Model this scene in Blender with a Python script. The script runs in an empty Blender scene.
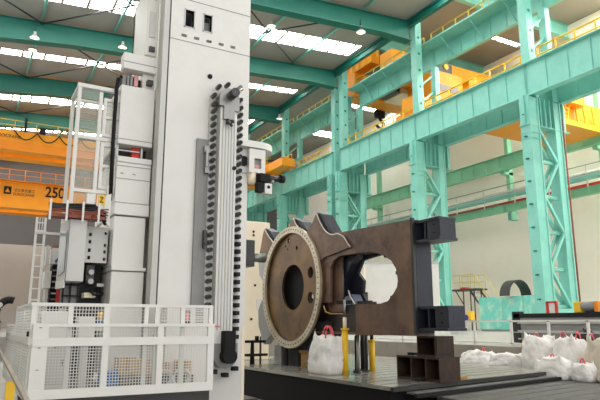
import bpy, bmesh, math, random
from mathutils import Vector, Matrix, noise
from mathutils.geometry import tessellate_polygon
random.seed(7)
S = bpy.context.scene
COL = S.collection
PI = math.pi

# ------------------------------------------------------------------ camera, world, light, exposure
cam_d = bpy.data.cameras.new('camera')
cam = bpy.data.objects.new('camera', cam_d)
COL.objects.link(cam)
cam_d.sensor_width = 36.0
cam_d.lens = 36.0 * 590.0 / 600.0
cam_d.clip_end = 400
cam.location = (0, 0, 0.95)
cam.rotation_euler = (math.radians(90) + math.atan(124 / 590), 0, math.radians(-29.5))
S.camera = cam

W = bpy.data.worlds.new('world')
S.world = W
W.use_nodes = True
bg = W.node_tree.nodes['Background']
bg.inputs[0].default_value = (1.0, 0.992, 0.985, 1)
bg.inputs[1].default_value = 1.6

# daylight also comes in through the roof lights: their panes glow, see the material 'skylight'
SKYLIGHT_STRENGTH = 13.0

S.view_settings.view_transform = 'Standard'
S.view_settings.look = 'None'
S.view_settings.gamma = 1.0
S.view_settings.use_curve_mapping = False
S.view_settings.exposure = 0.0
S.cycles.use_denoising = True
S.cycles.max_bounces = 6
S.cycles.diffuse_bounces = 4

# ------------------------------------------------------------------ materials
def lin(c):
    out = []
    for v in c:
        v /= 255.0
        out.append(v / 12.92 if v <= 0.04045 else ((v + 0.055) / 1.055) ** 2.4)
    return out

MATS = {}
def mat(name, rgb, rough=0.55, metal=0.0, var=0.12, scale=3.0, dirt=None, dirt_amt=0.0, dirt_scale=1.2, bump=0.0, stretch=None):
    m = bpy.data.materials.new(name)
    m.use_nodes = True
    nt = m.node_tree
    b = nt.nodes['Principled BSDF']
    b.inputs['Roughness'].default_value = rough
    b.inputs['Metallic'].default_value = metal
    tc = nt.nodes.new('ShaderNodeTexCoord')
    mp = nt.nodes.new('ShaderNodeMapping')
    if stretch: mp.inputs['Scale'].default_value = stretch
    nt.links.new(tc.outputs['Object'], mp.inputs['Vector'])
    n = nt.nodes.new('ShaderNodeTexNoise')
    n.inputs['Scale'].default_value = scale
    n.inputs['Detail'].default_value = 5
    nt.links.new(mp.outputs['Vector'], n.inputs['Vector'])
    r = nt.nodes.new('ShaderNodeValToRGB')
    c = lin(rgb)
    lo = [max(0, v * (1 - var)) for v in c]
    hi = [min(1, v * (1 + var)) for v in c]
    r.color_ramp.elements[0].position = 0.3
    r.color_ramp.elements[1].position = 0.7
    r.color_ramp.elements[0].color = (*lo, 1)
    r.color_ramp.elements[1].color = (*hi, 1)
    nt.links.new(n.outputs['Fac'], r.inputs['Fac'])
    out = r.outputs['Color']
    if dirt:
        n2 = nt.nodes.new('ShaderNodeTexNoise')
        n2.inputs['Scale'].default_value = dirt_scale
        n2.inputs['Detail'].default_value = 6
        n2.inputs['Roughness'].default_value = 0.7
        nt.links.new(mp.outputs['Vector'], n2.inputs['Vector'])
        r2 = nt.nodes.new('ShaderNodeValToRGB')
        r2.color_ramp.elements[0].position = 0.48
        r2.color_ramp.elements[1].position = 0.68
        r2.color_ramp.elements[0].color = (0, 0, 0, 1)
        r2.color_ramp.elements[1].color = (dirt_amt,) * 3 + (1,)
        nt.links.new(n2.outputs['Fac'], r2.inputs['Fac'])
        mx = nt.nodes.new('ShaderNodeMixRGB')
        nt.links.new(r2.outputs['Color'], mx.inputs['Fac'])
        nt.links.new(out, mx.inputs['Color1'])
        mx.inputs['Color2'].default_value = (*lin(dirt), 1)
        out = mx.outputs['Color']
    nt.links.new(out, b.inputs['Base Color'])
    if bump:
        bp = nt.nodes.new('ShaderNodeBump')
        bp.inputs['Strength'].default_value = bump
        bp.inputs['Distance'].default_value = 0.02
        nt.links.new(n.outputs['Fac'], bp.inputs['Height'])
        nt.links.new(bp.outputs['Normal'], b.inputs['Normal'])
    MATS[name] = m
    return m

def emis(name, rgb, strength):
    m = bpy.data.materials.new(name)
    m.use_nodes = True
    b = m.node_tree.nodes['Principled BSDF']
    b.inputs['Base Color'].default_value = (*lin(rgb), 1)
    b.inputs['Emission Color'].default_value = (*lin(rgb), 1)
    b.inputs['Emission Strength'].default_value = strength
    MATS[name] = m
    return m

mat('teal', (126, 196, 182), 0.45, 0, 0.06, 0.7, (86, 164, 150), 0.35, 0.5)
mat('teal_shaded', (12, 106, 92), 0.5, 0, 0.06, 0.7)  # same teal paint, with the dimmer roof light put into its colour
mat('teal_tank', (110, 200, 186), 0.35, 0, 0.06, 1.2, (225, 232, 205), 0.75, 1.3)
mat('teal_wall', (140, 205, 168), 0.5, 0, 0.06, 0.5)
mat('orange', (246, 160, 22), 0.45, 0, 0.06, 0.5)
mat('orange_deep', (240, 140, 16), 0.5, 0, 0.06, 0.5)
mat('yellow', (238, 190, 30), 0.45, 0, 0.05)
mat('yellow_pale', (215, 190, 80), 0.5, 0, 0.05)
mat('white', (226, 225, 219), 0.42, 0, 0.03, 1.0, (200, 198, 188), 0.35, 0.6)
mat('white_grey', (205, 205, 200), 0.5, 0, 0.04, 1.0, (175, 174, 165), 0.35, 0.8)
mat('panel_grey', (186, 187, 184), 0.4, 0.1, 0.04, 2.0)
mat('cream', (246, 232, 206), 0.6, 0, 0.04, 0.8)
mat('grey', (140, 140, 138), 0.5, 0, 0.08, 3)
mat('steel', (150, 150, 148), 0.35, 0.7, 0.1, 4)
mat('steel_dark', (70, 70, 70), 0.4, 0.6, 0.15, 4)
mat('pot_grey', (92, 92, 92), 0.4, 0.4, 0.15, 6)
mat('wood_grey', (150, 140, 124), 0.6, 0, 0.1, 6)
mat('black', (13, 13, 14), 0.8, 0, 0.2, 5)
mat('black_soft', (40, 40, 42), 0.7, 0, 0.2, 5)
mat('rubber', (18, 18, 18), 0.6, 0, 0.2, 5)
mat('bronze', (112, 87, 71), 0.45, 0.2, 0.3, 2.2, (66, 50, 42), 0.9, 1.8, 0.12)
mat('bronze_gold', (114, 84, 44), 0.38, 0.3, 0.3, 1.5, (58, 46, 34), 0.8, 0.9, 0.1)
mat('bronze_dark', (58, 50, 46), 0.45, 0.25, 0.2, 2.0, (30, 28, 30), 0.7, 1.5, 0.1)
mat('ground_steel', (196, 186, 162), 0.34, 0.45, 0.12, 5, (150, 130, 90), 0.5, 2)
mat('edge_bright', (225, 220, 210), 0.4, 0.3, 0.08, 8)
mat('navy_light', (96, 104, 124), 0.35, 0.2, 0.1, 3)
mat('navy', (44, 47, 58), 0.4, 0.2, 0.2, 2.0, (28, 30, 38), 0.6, 1.5)
mat('cast_rust', (66, 49, 38), 0.6, 0.2, 0.4, 4, (38, 30, 26), 0.8, 3, 0.2)
mat('plate_steel', (172, 168, 158), 0.26, 0.45, 0.1, 1.0, (110, 107, 100), 0.6, 1.5, 0.05)
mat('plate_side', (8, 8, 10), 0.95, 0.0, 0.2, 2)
mat('deck', (92, 90, 85), 0.8, 0.0, 0.1, 2, (64, 62, 59), 0.6, 2.0)
mat('concrete', (150, 144, 132), 0.8, 0, 0.1, 1.2, (115, 108, 96), 0.6, 1.0, 0.1)
mat('floor_grey', (134, 132, 127), 0.5, 0, 0.06, 0.5, (112, 110, 104), 0.5, 0.4)
mat('ceiling_grey', (168, 163, 156), 0.8, 0, 0.03, 0.3)
mat('ceiling_tan', (142, 142, 132), 0.8, 0, 0.03, 0.3)
mat('wall_cream', (250, 245, 230), 0.8, 0, 0.02, 0.15, (238, 228, 206), 0.5, 0.12)
mat('wall_grey', (176, 170, 163), 0.8, 0, 0.05, 0.2)
mat('wall_greydark', (96, 95, 96), 0.8, 0, 0.05, 0.2)
mat('sack', (238, 236, 232), 0.75, 0, 0.05, 6, (196, 192, 186), 0.5, 4, 0.3)
mat('sack_beige', (206, 196, 178), 0.8, 0, 0.06, 6, (176, 164, 144), 0.6, 4, 0.3)
mat('strap_red', (236, 100, 112), 0.7, 0, 0.1, 8)
mat('red', (205, 52, 40), 0.5, 0, 0.08)
mat('rust_red', (140, 74, 58), 0.6, 0, 0.15, 6)
mat('blue', (40, 110, 190), 0.5, 0, 0.08)
mat('blue_deep', (38, 56, 150), 0.5, 0, 0.08)
mat('cardboard', (198, 164, 116), 0.8, 0, 0.08, 6)
mat('wood', (168, 128, 72), 0.7, 0, 0.15, 8)
mat('glass_dark', (30, 32, 48), 0.15, 0, 0.05)
mat('window_grey', (120, 128, 126), 0.2, 0, 0.08, 2)
mat('screen_pink', (214, 150, 150), 0.4, 0, 0.06)
mat('tin_lamp', (215, 215, 212), 0.3, 0.4, 0.05)
emis('skylight', (255, 255, 250), SKYLIGHT_STRENGTH)
emis('skylight_added', (255, 254, 248), SKYLIGHT_STRENGTH * 1.7)  # brighter glow for unseen roof strips, added to light the far bay
mat('floor_light', (172, 170, 163), 0.5, 0, 0.05, 0.5, (146, 144, 138), 0.4, 0.4)
emis('lamp_glow', (255, 244, 220), 1.5)

# see-through safety glazing of the access cage
gm = bpy.data.materials.new('glazing')
gm.use_nodes = True
_nt = gm.node_tree
_b = _nt.nodes['Principled BSDF']
_b.inputs['Base Color'].default_value = (*lin((196, 198, 184)), 1)
_b.inputs['Roughness'].default_value = 0.3
_b.inputs['Alpha'].default_value = 0.25
MATS['glazing'] = gm

# ------------------------------------------------------------------ mesh helpers
ORG = {}                                     # world origin of every root

class MB:
    def __init__(self): self.bm = bmesh.new()
    def box(self, x0, x1, y0, y1, z0, z1):
        vs = [self.bm.verts.new(p) for p in ((x0,y0,z0),(x1,y0,z0),(x1,y1,z0),(x0,y1,z0),(x0,y0,z1),(x1,y0,z1),(x1,y1,z1),(x0,y1,z1))]
        for f in ((0,3,2,1),(4,5,6,7),(0,1,5,4),(1,2,6,5),(2,3,7,6),(3,0,4,7)): self.bm.faces.new([vs[i] for i in f])
        return self
    def bar(self, a, b, w, h=None):          # rectangular bar between two points
        a = Vector(a); b = Vector(b); h = w if h is None else h
        d = (b - a).normalized()
        up = Vector((0,0,1)) if abs(d.z) < 0.95 else Vector((0,1,0))
        s = d.cross(up).normalized(); u = s.cross(d).normalized()
        vs = []
        for p in (a, b):
            for i, j in ((-1,-1),(1,-1),(1,1),(-1,1)): vs.append(self.bm.verts.new(p + s*(i*w/2) + u*(j*h/2)))
        for f in ((0,3,2,1),(4,5,6,7),(0,1,5,4),(1,2,6,5),(2,3,7,6),(3,0,4,7)): self.bm.faces.new([vs[i] for i in f])
        return self
    def cyl(self, a, b, r, r2=None, n=20, caps=True):
        a = Vector(a); b = Vector(b); r2 = r if r2 is None else r2
        d = (b - a).normalized()
        up = Vector((0,0,1)) if abs(d.z) < 0.95 else Vector((1,0,0))
        s = d.cross(up).normalized(); u = s.cross(d).normalized()
        A = []; B = []
        for k in range(n):
            t = 2*PI*k/n; q = s*math.cos(t) + u*math.sin(t)
            A.append(self.bm.verts.new(a + q*r)); B.append(self.bm.verts.new(b + q*r2))
        for k in range(n):
            f = self.bm.faces.new((A[k], A[(k+1)%n], B[(k+1)%n], B[k])); f.smooth = True
        if caps:
            self.bm.faces.new(list(reversed(A))); self.bm.faces.new(B)
        return self
    def tube(self, pts, r, n=8, closed=False):
        pts = [Vector(p) for p in pts]; rings = []
        m = len(pts)
        for i, p in enumerate(pts):
            d = (pts[min(i+1, m-1)] - pts[max(i-1, 0)]).normalized() if not closed else (pts[(i+1) % m] - pts[i-1]).normalized()
            up = Vector((0.13,0.21,0.97)) if abs(d.z) < 0.9 else Vector((0.97,0.2,0.1))
            s = d.cross(up).normalized(); u = s.cross(d).normalized()
            rings.append([self.bm.verts.new(p + (s*math.cos(2*PI*k/n) + u*math.sin(2*PI*k/n))*r) for k in range(n)])
        for i in range(m if closed else m-1):
            A = rings[i]; B = rings[(i+1) % m]
            for k in range(n):
                f = self.bm.faces.new((A[k], A[(k+1)%n], B[(k+1)%n], B[k])); f.smooth = True
        if not closed:
            self.bm.faces.new(list(reversed(rings[0]))); self.bm.faces.new(rings[-1])
        return self
    def prism(self, outer, axis, a0, a1, holes=()):   # 2D outline (with holes) extruded along 'x', 'y' or 'z'
        def P(p, t):
            if axis == 'x': return (t, p[0], p[1])
            if axis == 'y': return (p[0], t, p[1])
            return (p[0], p[1], t)
        loops = [list(outer)] + [list(h) for h in holes]
        flat = [p for l in loops for p in l]
        tris = tessellate_polygon([[Vector((p[0], p[1], 0)) for p in l] for l in loops])
        A = [self.bm.verts.new(P(p, a0)) for p in flat]
        B = [self.bm.verts.new(P(p, a1)) for p in flat]
        for t in tris:
            try:
                self.bm.faces.new([A[i] for i in t]); self.bm.faces.new([B[i] for i in reversed(t)])
            except ValueError: pass
        k = 0
        for l in loops:
            n = len(l)
            for i in range(n):
                j = (i+1) % n
                try: self.bm.faces.new((A[k+i], A[k+j], B[k+j], B[k+i]))
                except ValueError: pass
            k += n
        return self
    def grid_plate(self, x0, x1, y0, y1, z0, z1, holes):   # plate facing -Y with rectangular holes right through
        xs = sorted({x0, x1, *[h[0] for h in holes], *[h[1] for h in holes]})
        zs = sorted({z0, z1, *[h[2] for h in holes], *[h[3] for h in holes]})
        for i in range(len(xs)-1):
            for j in range(len(zs)-1):
                cx = (xs[i]+xs[i+1])/2; cz = (zs[j]+zs[j+1])/2
                if any(h[0] < cx < h[1] and h[2] < cz < h[3] for h in holes): continue
                self.box(xs[i], xs[i+1], y0, y1, zs[j], zs[j+1])
        bmesh.ops.remove_doubles(self.bm, verts=self.bm.verts[:], dist=1e-5)
        return self
    def build(self, name, m, parent=None, org=None, bevel=0.0, smooth=False):
        bmesh.ops.recalc_face_normals(self.bm, faces=self.bm.faces[:])
        if parent is not None: o0 = ORG[parent]
        elif org is not None: o0 = Vector(org)
        else:
            vs = [v.co for v in self.bm.verts]
            lo = [min(v[i] for v in vs) for i in range(3)]; hi = [max(v[i] for v in vs) for i in range(3)]
            o0 = Vector(((lo[0]+hi[0])/2, (lo[1]+hi[1])/2, lo[2]))
        for v in self.bm.verts: v.co -= o0
        me = bpy.data.meshes.new(name)
        self.bm.to_mesh(me); self.bm.free()
        me.materials.append(MATS[m])
        if smooth:
            for p in me.polygons: p.use_smooth = True
        o = bpy.data.objects.new(name, me)
        COL.objects.link(o)
        if parent is not None: o.parent = parent
        else: o.location = o0
        ORG[o] = o0
        if bevel:
            bv = o.modifiers.new('bevel', 'BEVEL'); bv.width = bevel; bv.segments = 2; bv.limit_method = 'ANGLE'
        return o

def circ(cy, cz, r, n=32, a0=0.0):
    return [(cy + r*math.cos(a0 + 2*PI*k/n), cz + r*math.sin(a0 + 2*PI*k/n)) for k in range(n)]

def tag(o, label, cat, group=None, kind=None):
    o['label'] = label
    o['category'] = cat
    if group: o['group'] = group
    if kind: o['kind'] = kind
    return o

def thing(name, label, cat, loc, group=None):
    o = bpy.data.objects.new(name, None)
    o.empty_display_size = 0.2
    COL.objects.link(o)
    o.location = loc
    ORG[o] = Vector(loc)
    return tag(o, label, cat, group)

def struct(name, mb, m):
    o = mb.build(name, m)
    o['kind'] = 'structure'
    return o

def dup(root, loc, label=None, group=None):
    r = root.copy(); COL.objects.link(r); r.location = loc
    ORG[r] = Vector(loc)
    if label: r['label'] = label
    if group: r['group'] = group
    for ch in list(root.children):
        c = ch.copy(); COL.objects.link(c); c.parent = r
        for g in list(ch.children):
            d = g.copy(); COL.objects.link(d); d.parent = c
    return r

def text_part(name, s, m, parent, x0, x1, z, h, y, label=None, bold=0.0):   # lettering on a face looking along -Y
    cu = bpy.data.curves.new(name, 'FONT')
    cu.body = s
    cu.extrude = 0.01
    cu.offset = bold
    to = bpy.data.objects.new(name, cu)
    COL.objects.link(to)
    dg = bpy.context.evaluated_depsgraph_get()
    me = bpy.data.meshes.new_from_object(to.evaluated_get(dg))
    bpy.data.objects.remove(to)
    xs = [v.co.x for v in me.vertices]; ys = [v.co.y for v in me.vertices]
    if not xs: return None
    ax, bx, ay, by = min(xs), max(xs), min(ys), max(ys)
    o0 = ORG[parent]
    for v in me.vertices:
        v.co = Vector((x0 + (v.co.x-ax)/(bx-ax)*(x1-x0), y - v.co.z, z + (v.co.y-ay)/(by-ay)*h)) - o0
    me.materials.clear(); me.materials.append(MATS[m])
    o = bpy.data.objects.new(name, me)
    COL.objects.link(o); o.parent = parent; ORG[o] = o0
    if label: o['label'] = label
    return o

def roofz(x): return 26.2 + 0.071 * x
ORD = ['first', 'second', 'third', 'fourth', 'fifth', 'sixth', 'seventh', 'eighth', 'ninth', 'tenth']

# ================================================================== THE HALL
COLY = [26.5, 38.5, 50.6, 52.2, 64.0, 76.0, 88.0]
SPANS = [(14.5, 26.5), (26.5, 38.5), (38.5, 50.6), (52.2, 64.0), (64.0, 76.0), (76.0, 88.0)]

struct('floor', MB().box(-10, 12.3, -6, 100, -0.8, -0.65), 'floor_grey')
struct('trim_1', MB().box(12.3, 12.6, 4, 30, -0.65, 0.38), 'concrete')                 # kerb wall of the pit
struct('trim_2', MB().box(12.6, 60, -6, 100, -0.65, 0.38), 'floor_light')                   # raised shop floor
struct('trim_3', MB().box(-10, 12.6, 30, 100, -0.65, 0.38), 'floor_grey')

# roof of the near bay, cut around its skylight strips
STRIPS = [(21.0, 23.5), (32.2, 34.6), (45.1, 47.6), (58.3, 59.6), (70.5, 72.7), (82.6, 84.6), (93.5, 96)]
SX0, SX1 = -9.0, 32.7
mb = MB()
def roof_piece(mb, x0, x1, y0, y1, t0=0.0, t1=0.12):
    a, b = roofz(x0), roofz(x1)
    vs = [mb.bm.verts.new(p) for p in ((x0,y0,a+t0),(x1,y0,b+t0),(x1,y1,b+t0),(x0,y1,a+t0),(x0,y0,a+t1),(x1,y0,b+t1),(x1,y1,b+t1),(x0,y1,a+t1))]
    for f in ((0,3,2,1),(4,5,6,7),(0,1,5,4),(1,2,6,5),(2,3,7,6),(3,0,4,7)): mb.bm.faces.new([vs[i] for i in f])
prev = -6
for a, b in STRIPS:
    roof_piece(mb, -10, 33.6, prev, a)
    roof_piece(mb, SX1, 33.6, a, b)
    prev = b
roof_piece(mb, -10, 33.6, prev, 100)
struct('ceiling', mb, 'ceiling_grey')
for i, (a, b) in enumerate(STRIPS):
    mb = MB(); roof_piece(mb, -10, SX1, a, b, 0.02, 0.1)
    w = struct('window_%d' % (i+1), mb, 'skylight')
    f = MB()
    x = -9.0
    while x < SX1:
        f.bar((x, a, roofz(x)-0.03), (x, b, roofz(x)-0.05), 0.2, 0.12)
        x += 1.95
    f.build('glazing_bar', 'ceiling_grey', w)

# the far bay: higher roof, skylight panes (near ones unseen, added for light), far wall
mb = MB()
B2 = [(0, 6), (8, 13), (15, 19.5), (21, 30.5), (42.2, 42.9), (66, 68.5), (80, 82.5)]
prev = -6
for a, b in B2:
    mb.box(34.45, 60, prev, a, 32.5, 32.65)
    if a == 42.2: mb.box(34.45, 47.3, a, b, 32.5, 32.65).box(53.2, 60, a, b, 32.5, 32.65)
    else: mb.box(34.45, 44, a, b, 32.5, 32.65).box(53, 60, a, b, 32.5, 32.65)
    prev = b
mb.box(34.45, 60, prev, 100, 32.5, 32.65)
struct('ceiling_2', mb, 'ceiling_tan')
wn = 8
for a, b in B2:
    if a == 42.2: continue
    struct('window_%d' % wn, MB().box(44, 53, a, b, 32.53, 32.6), 'skylight_added' if a < 40 else 'skylight')  # near panes are out of view, added to brighten the cream wall
    wn += 1
w = struct('window_%d' % wn, MB().box(47.3, 53.2, 42.2, 42.9, 32.53, 32.6), 'skylight')
f = MB().box(47.3, 53.2, 42.52, 42.58, 32.42, 32.52)
for k in range(6): f.box(47.3+k*1.18-0.06, 47.3+k*1.18+0.06, 42.2, 42.9, 32.42, 32.52)
f.build('glazing_bar', 'ceiling_tan', w)
struct('wall_right', MB().box(54, 54.4, -6, 100, 0.38, 32.5), 'wall_cream')
struct('wall_left', MB().box(-10.3, -10, -6, 16, -0.65, 25.4).box(-10.3, -10, 16, 100, -0.65, 4.5).box(-10.3, -10, 16, 100, 18, 25.4), 'wall_grey')  # out of view; the long opening is added to light left-facing sides
struct('wall_back', MB().box(-10, 54, 100, 100.4, 12.9, 34).box(33, 54, 99.9, 100, 0.38, 12.9), 'wall_greydark')
struct('wall_back_lower', MB().box(-10, 33, 100, 100.4, 0.38, 12.9), 'wall_grey')

# roof beams: tapered plate girders across the near bay
def roof_beam(y, label):
    t = thing('roof_beam', label, 'roof beam', (12, y, 26), 'teal roof beams')
    def zb(x): return roofz(x) - 2.1 - max(0, 6 - x) * 0.05
    pts = [(-10, roofz(-10)-0.36), (33.2, roofz(33.2)-0.36), (33.2, zb(33.2)-0.25), (30, zb(30)), (6, zb(6)), (-10, zb(-10))]
    MB().prism(pts, 'y', y-0.05, y+0.05).build('web', 'teal_shaded', t)
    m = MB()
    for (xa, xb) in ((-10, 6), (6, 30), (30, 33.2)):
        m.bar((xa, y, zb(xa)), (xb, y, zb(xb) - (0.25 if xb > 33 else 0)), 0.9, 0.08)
    m.build('bottom_flange', 'teal_shaded', t)
    MB().bar((-10, y, roofz(-10)-0.38), (33.2, y, roofz(33.2)-0.38), 0.5, 0.06).build('top_flange', 'teal_shaded', t)
    return t
BEAMS = [26.5, 38.5, 51.0, 64.0, 76.0, 88.0]
BL = ['nearest teal roof beam, overhead before the top of the white machine column',
      'teal roof beam right of the machine column top, nearest beam in view',
      'teal roof beam crossing behind the white column, second one back',
      'teal roof beam crossing behind the white column, third one back',
      'teal roof beam above the upper orange crane, fourth one back',
      'teal roof beam seen between the two orange cranes, fifth one back']
for y, l in zip(BEAMS, BL): roof_beam(y, l)

# tie tubes running along the hall and the crossed rods between the beams
for k, x in enumerate((3.5, 9.5, 15.7, 22.3, 28.0)):
    z = roofz(x) - 0.22
    m = MB()
    ys = BEAMS + [99]
    for a, b in zip(ys[:-1], ys[1:]): m.cyl((x, a+0.3, z), (x, b-0.3, z), 0.12, n=10)
    m.build('purlin_tie', 'teal', None)
    o = COL.objects[-1]
    tag(o, 'teal tie tube running along under the roof, %s from the left' % ORD[k], 'roof tie', 'roof tie tubes')
ROWS = ['overhead', 'before the second roof beam', 'behind the second roof beam', 'behind the third roof beam', 'by the end wall']
SIDE = ['at left', 'behind the machine column', 'at right']
for bi in range(1, 5):
    for ci, x0 in enumerate((-8.5, 3.5, 15.7)):
        a, b = BEAMS[bi], BEAMS[bi+1]
        x1 = (3.5, 15.7, 28.0)[ci]
        t = thing('cross_brace', 'thin crossed roof rods %s, %s' % (ROWS[bi], SIDE[ci]), 'roof brace', ((x0+x1)/2, (a+b)/2, roofz((x0+x1)/2)-0.4), 'crossed roof rods')
        MB().cyl((x0, a+0.3, roofz(x0)-0.52), (x1, b-0.3, roofz(x1)-0.52), 0.07, n=8).build('rod', 'steel_dark', t)
        MB().cyl((x1, a+0.3, roofz(x1)-0.64), (x0, b-0.3, roofz(x0)-0.64), 0.07, n=8).build('rod', 'steel_dark', t)

# far bay roof beams
for y, l in ((36.8, 'teal far-bay roof beam at the right, seen over the yellow railing'), (48.8, 'teal far-bay roof beam seen below the upper runway girder'), (61.0, 'teal far-bay roof beam furthest back, between the two runway girders')):
    t = thing('roof_beam', l, 'roof beam', (45, y, 31), 'far bay roof beams')
    MB().box(36.6, 54, y-0.05, y+0.05, 31.0, 32.4).build('web', 'teal', t)
    MB().box(36.6, 54, y-0.25, y+0.25, 30.94, 31.0).build('bottom_flange', 'teal', t)
    MB().box(36.6, 54, y-0.25, y+0.25, 32.4, 32.46).build('top_flange', 'teal', t)

# laced crane columns
def crane_column(y, label, wide=True):
    t = thing('crane_column', label, 'column', (34.9, y, 0.38), 'teal crane columns')
    MB().box(33.0, 36.7, y-0.55, y+0.55, 0.38, 1.95).build('pedestal', 'teal', t)
    m = MB().box(33.25, 34.05, y-0.36, y+0.36, 1.95, 16.7)
    m.box(33.15, 33.27, y-0.42, y+0.42, 1.95, 16.7).box(34.03, 34.15, y-0.42, y+0.42, 1.95, 16.7)
    for dz in (13.6, 14.0): m.box(33.1, 34.1, y-0.45, y+0.45, dz, dz+0.05)
    m.build('front_leg', 'teal', t)
    m = MB().box(35.85, 36.5, y-0.33, y+0.33, 1.95, 16.7)
    m.box(35.8, 35.9, y-0.4, y+0.4, 1.95, 16.7).box(36.45, 36.55, y-0.4, y+0.4, 1.95, 16.7)
    m.build('rear_leg', 'teal', t)
    m = MB().box(33.0, 37.4, y-0.12, y+0.12, 14.6, 16.75)
    for x in (34.4, 34.9, 35.4, 36.9): m.box(x-0.04, x+0.04, y-0.38, y+0.38, 14.7, 16.72)
    m.box(33.0, 37.4, y-0.4, y+0.4, 14.55, 14.62)
    m.build('cap_bracket', 'teal', t)
    zz = 2.1
    k = 0
    while zz < 13.5:
        MB().bar((34.1, y, zz), (35.85, y, zz), 0.22).build('strut', 'teal', t)
        z2 = min(zz + 2.5, 14.4)
        for s in (-0.28, 0.28):
            p, q = (((34.1, y+s, zz), (35.85, y+s, z2)) if k % 2 else ((34.1, y+s, z2), (35.85, y+s, zz)))
            MB().bar(p, q, 0.19).build('brace', 'teal', t)
        zz += 2.5; k += 1
    MB().box(33.72, 34.4, y-0.36, y+0.36, 16.8, 32.4).build('upper_post', 'teal', t)
    MB().box(35.95, 36.45, y-0.3, y+0.3, 16.8, 24.38).build('rear_post', 'teal', t)
    for k in range(2):
        za = 20.6 + k*1.6
        MB().bar((34.4, y, za), (35.95, y, za + 1.3), 0.14).build('brace', 'teal', t)
    m = MB()
    for k in range(9): m.box(32.98, 33.2, y-0.1, y+0.1, 2.5+k*1.6, 2.58+k*1.6)
    m.build('step_cleat', 'teal_shaded', t)
    m = MB()
    for k in range(5): m.cyl((34.05, y-0.37, 20.3+k*1.6), (34.05, y-0.3, 20.3+k*1.6), 0.13, n=10)
    m.build('bolt_hole_cover', 'teal_shaded', t)
    if y < 30:
        MB().cyl((36.7, y-0.4, 0.4), (36.7, y-0.4, 15.5), 0.06, n=8).build('riser_pipe', 'rust_red', t)
    return t
CL = ['tall teal laced crane column at right, nearest of the row', 'teal laced crane column above the near end of the brown workpiece', 'teal column of the close pair, the nearer one', 'teal column of the close pair, the farther one',
      'teal crane column above the workpiece ring', 'teal crane column just right of the machine column, behind the cream block', 'teal crane column furthest back, hidden behind the machine']
for y, l in zip(COLY, CL): crane_column(y, l)

def girder(name, label, xw, y0, y1, z0, z1, m, group, walk=0.0, pitch=1.75, fl=0.32, mw=None):
    t = thing(name, label, 'crane girder', (xw, (y0+y1)/2, z0), group)
    MB().box(xw, xw+0.08, y0, y1, z0, z1).build('web', mw or m, t)
    MB().box(xw-fl, xw+0.08+fl, y0, y1, z1, z1+0.06).build('top_flange', m, t)
    MB().box(xw-fl*0.5, xw+0.08+fl, y0, y1, z0-0.06, z0).build('bottom_flange', m, t)
    n = max(2, int(round((y1-y0)/pitch)))
    for k in range(n+1):
        y = y0 + 0.04 + (y1-y0-0.08)*k/n
        MB().box(xw-0.08, xw, y-0.02, y+0.02, z0, z1).build('stiffener', m, t)
    return t

def railing(label, x, y0, y1, z, h, group, pitch=1.5, m='yellow'):
    t = thing('railing', label, 'railing', (x, (y0+y1)/2, z), group)
    MB().cyl((x, y0, z+h), (x, y1, z+h), 0.065, n=8).build('top_rail', m, t)
    MB().cyl((x, y0, z+h*0.52), (x, y1, z+h*0.52), 0.055, n=8).build('mid_rail', m, t)
    n = max(1, int(round((y1-y0)/pitch)))
    for k in range(n+1):
        y = y0 + (y1-y0)*k/n
        MB().cyl((x, y, z), (x, y, z+h), 0.065, n=8).build('post', m, t)
    return t

SPL = ['nearest span at right edge', 'between the two nearest columns', 'between second column and close pair', 'from close pair towards the ring', 'beside the machine column', 'hidden behind the machine column']
for (a, b), l in zip(SPANS, SPL):
    g = girder('runway_girder', 'light teal lower runway girder, ' + l, 33.6, a+0.01, b-0.01, 16.86, 19.16, 'teal', 'lower runway girders')
    MB().box(33.55, 33.69, a, b, 19.22, 19.34).build('crane_rail', 'steel_dark', g)
    MB().box(33.95, 35.3, a, b, 19.1, 19.16).build('walkway', 'teal_shaded', g)
    railing('yellow railing on the lower runway girder, ' + l, 34.15, a+0.75, b-0.75, 19.18, 1.2, 'lower runway railings')
    girder('rear_runway_girder', 'shaded teal girder behind the lower runway, ' + l, 36.87, a+0.01, b-0.01, 16.86, 19.1, 'teal', 'rear runway girders')
    g = girder('upper_girder', 'teal upper girder with walkway, ' + l, 36.25, a+0.02, b-0.02, 24.46, 26.04, 'teal', 'upper girders', fl=0.2)
    MB().box(34.6, 36.6, a+0.05, b-0.05, 26.11, 26.25).build('walkway', 'teal', g)
    for k in range(3):
        y = a + 2.5 + k*(b-a-5)/2
        MB().bar((34.75, y, 26.08), (36.2, y, 24.6), 0.1).build('knee_brace', 'teal', g)
    railing('yellow railing on the upper girder walkway, ' + l, 35.5, a+0.5, b-0.5, 26.25, 1.15, 'upper walkway railings', m='yellow_pale')
o = MB().box(33.2, 33.6, 14, 99, 28.3, 28.5).box(33.35, 33.45, 14, 99, 27.75, 28.3).box(33.2, 33.6, 14, 99, 27.7, 27.75).build('eave_beam', 'teal_shaded')
tag(o, 'teal eave beam along the tops of the crane columns', 'eave beam')

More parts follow.
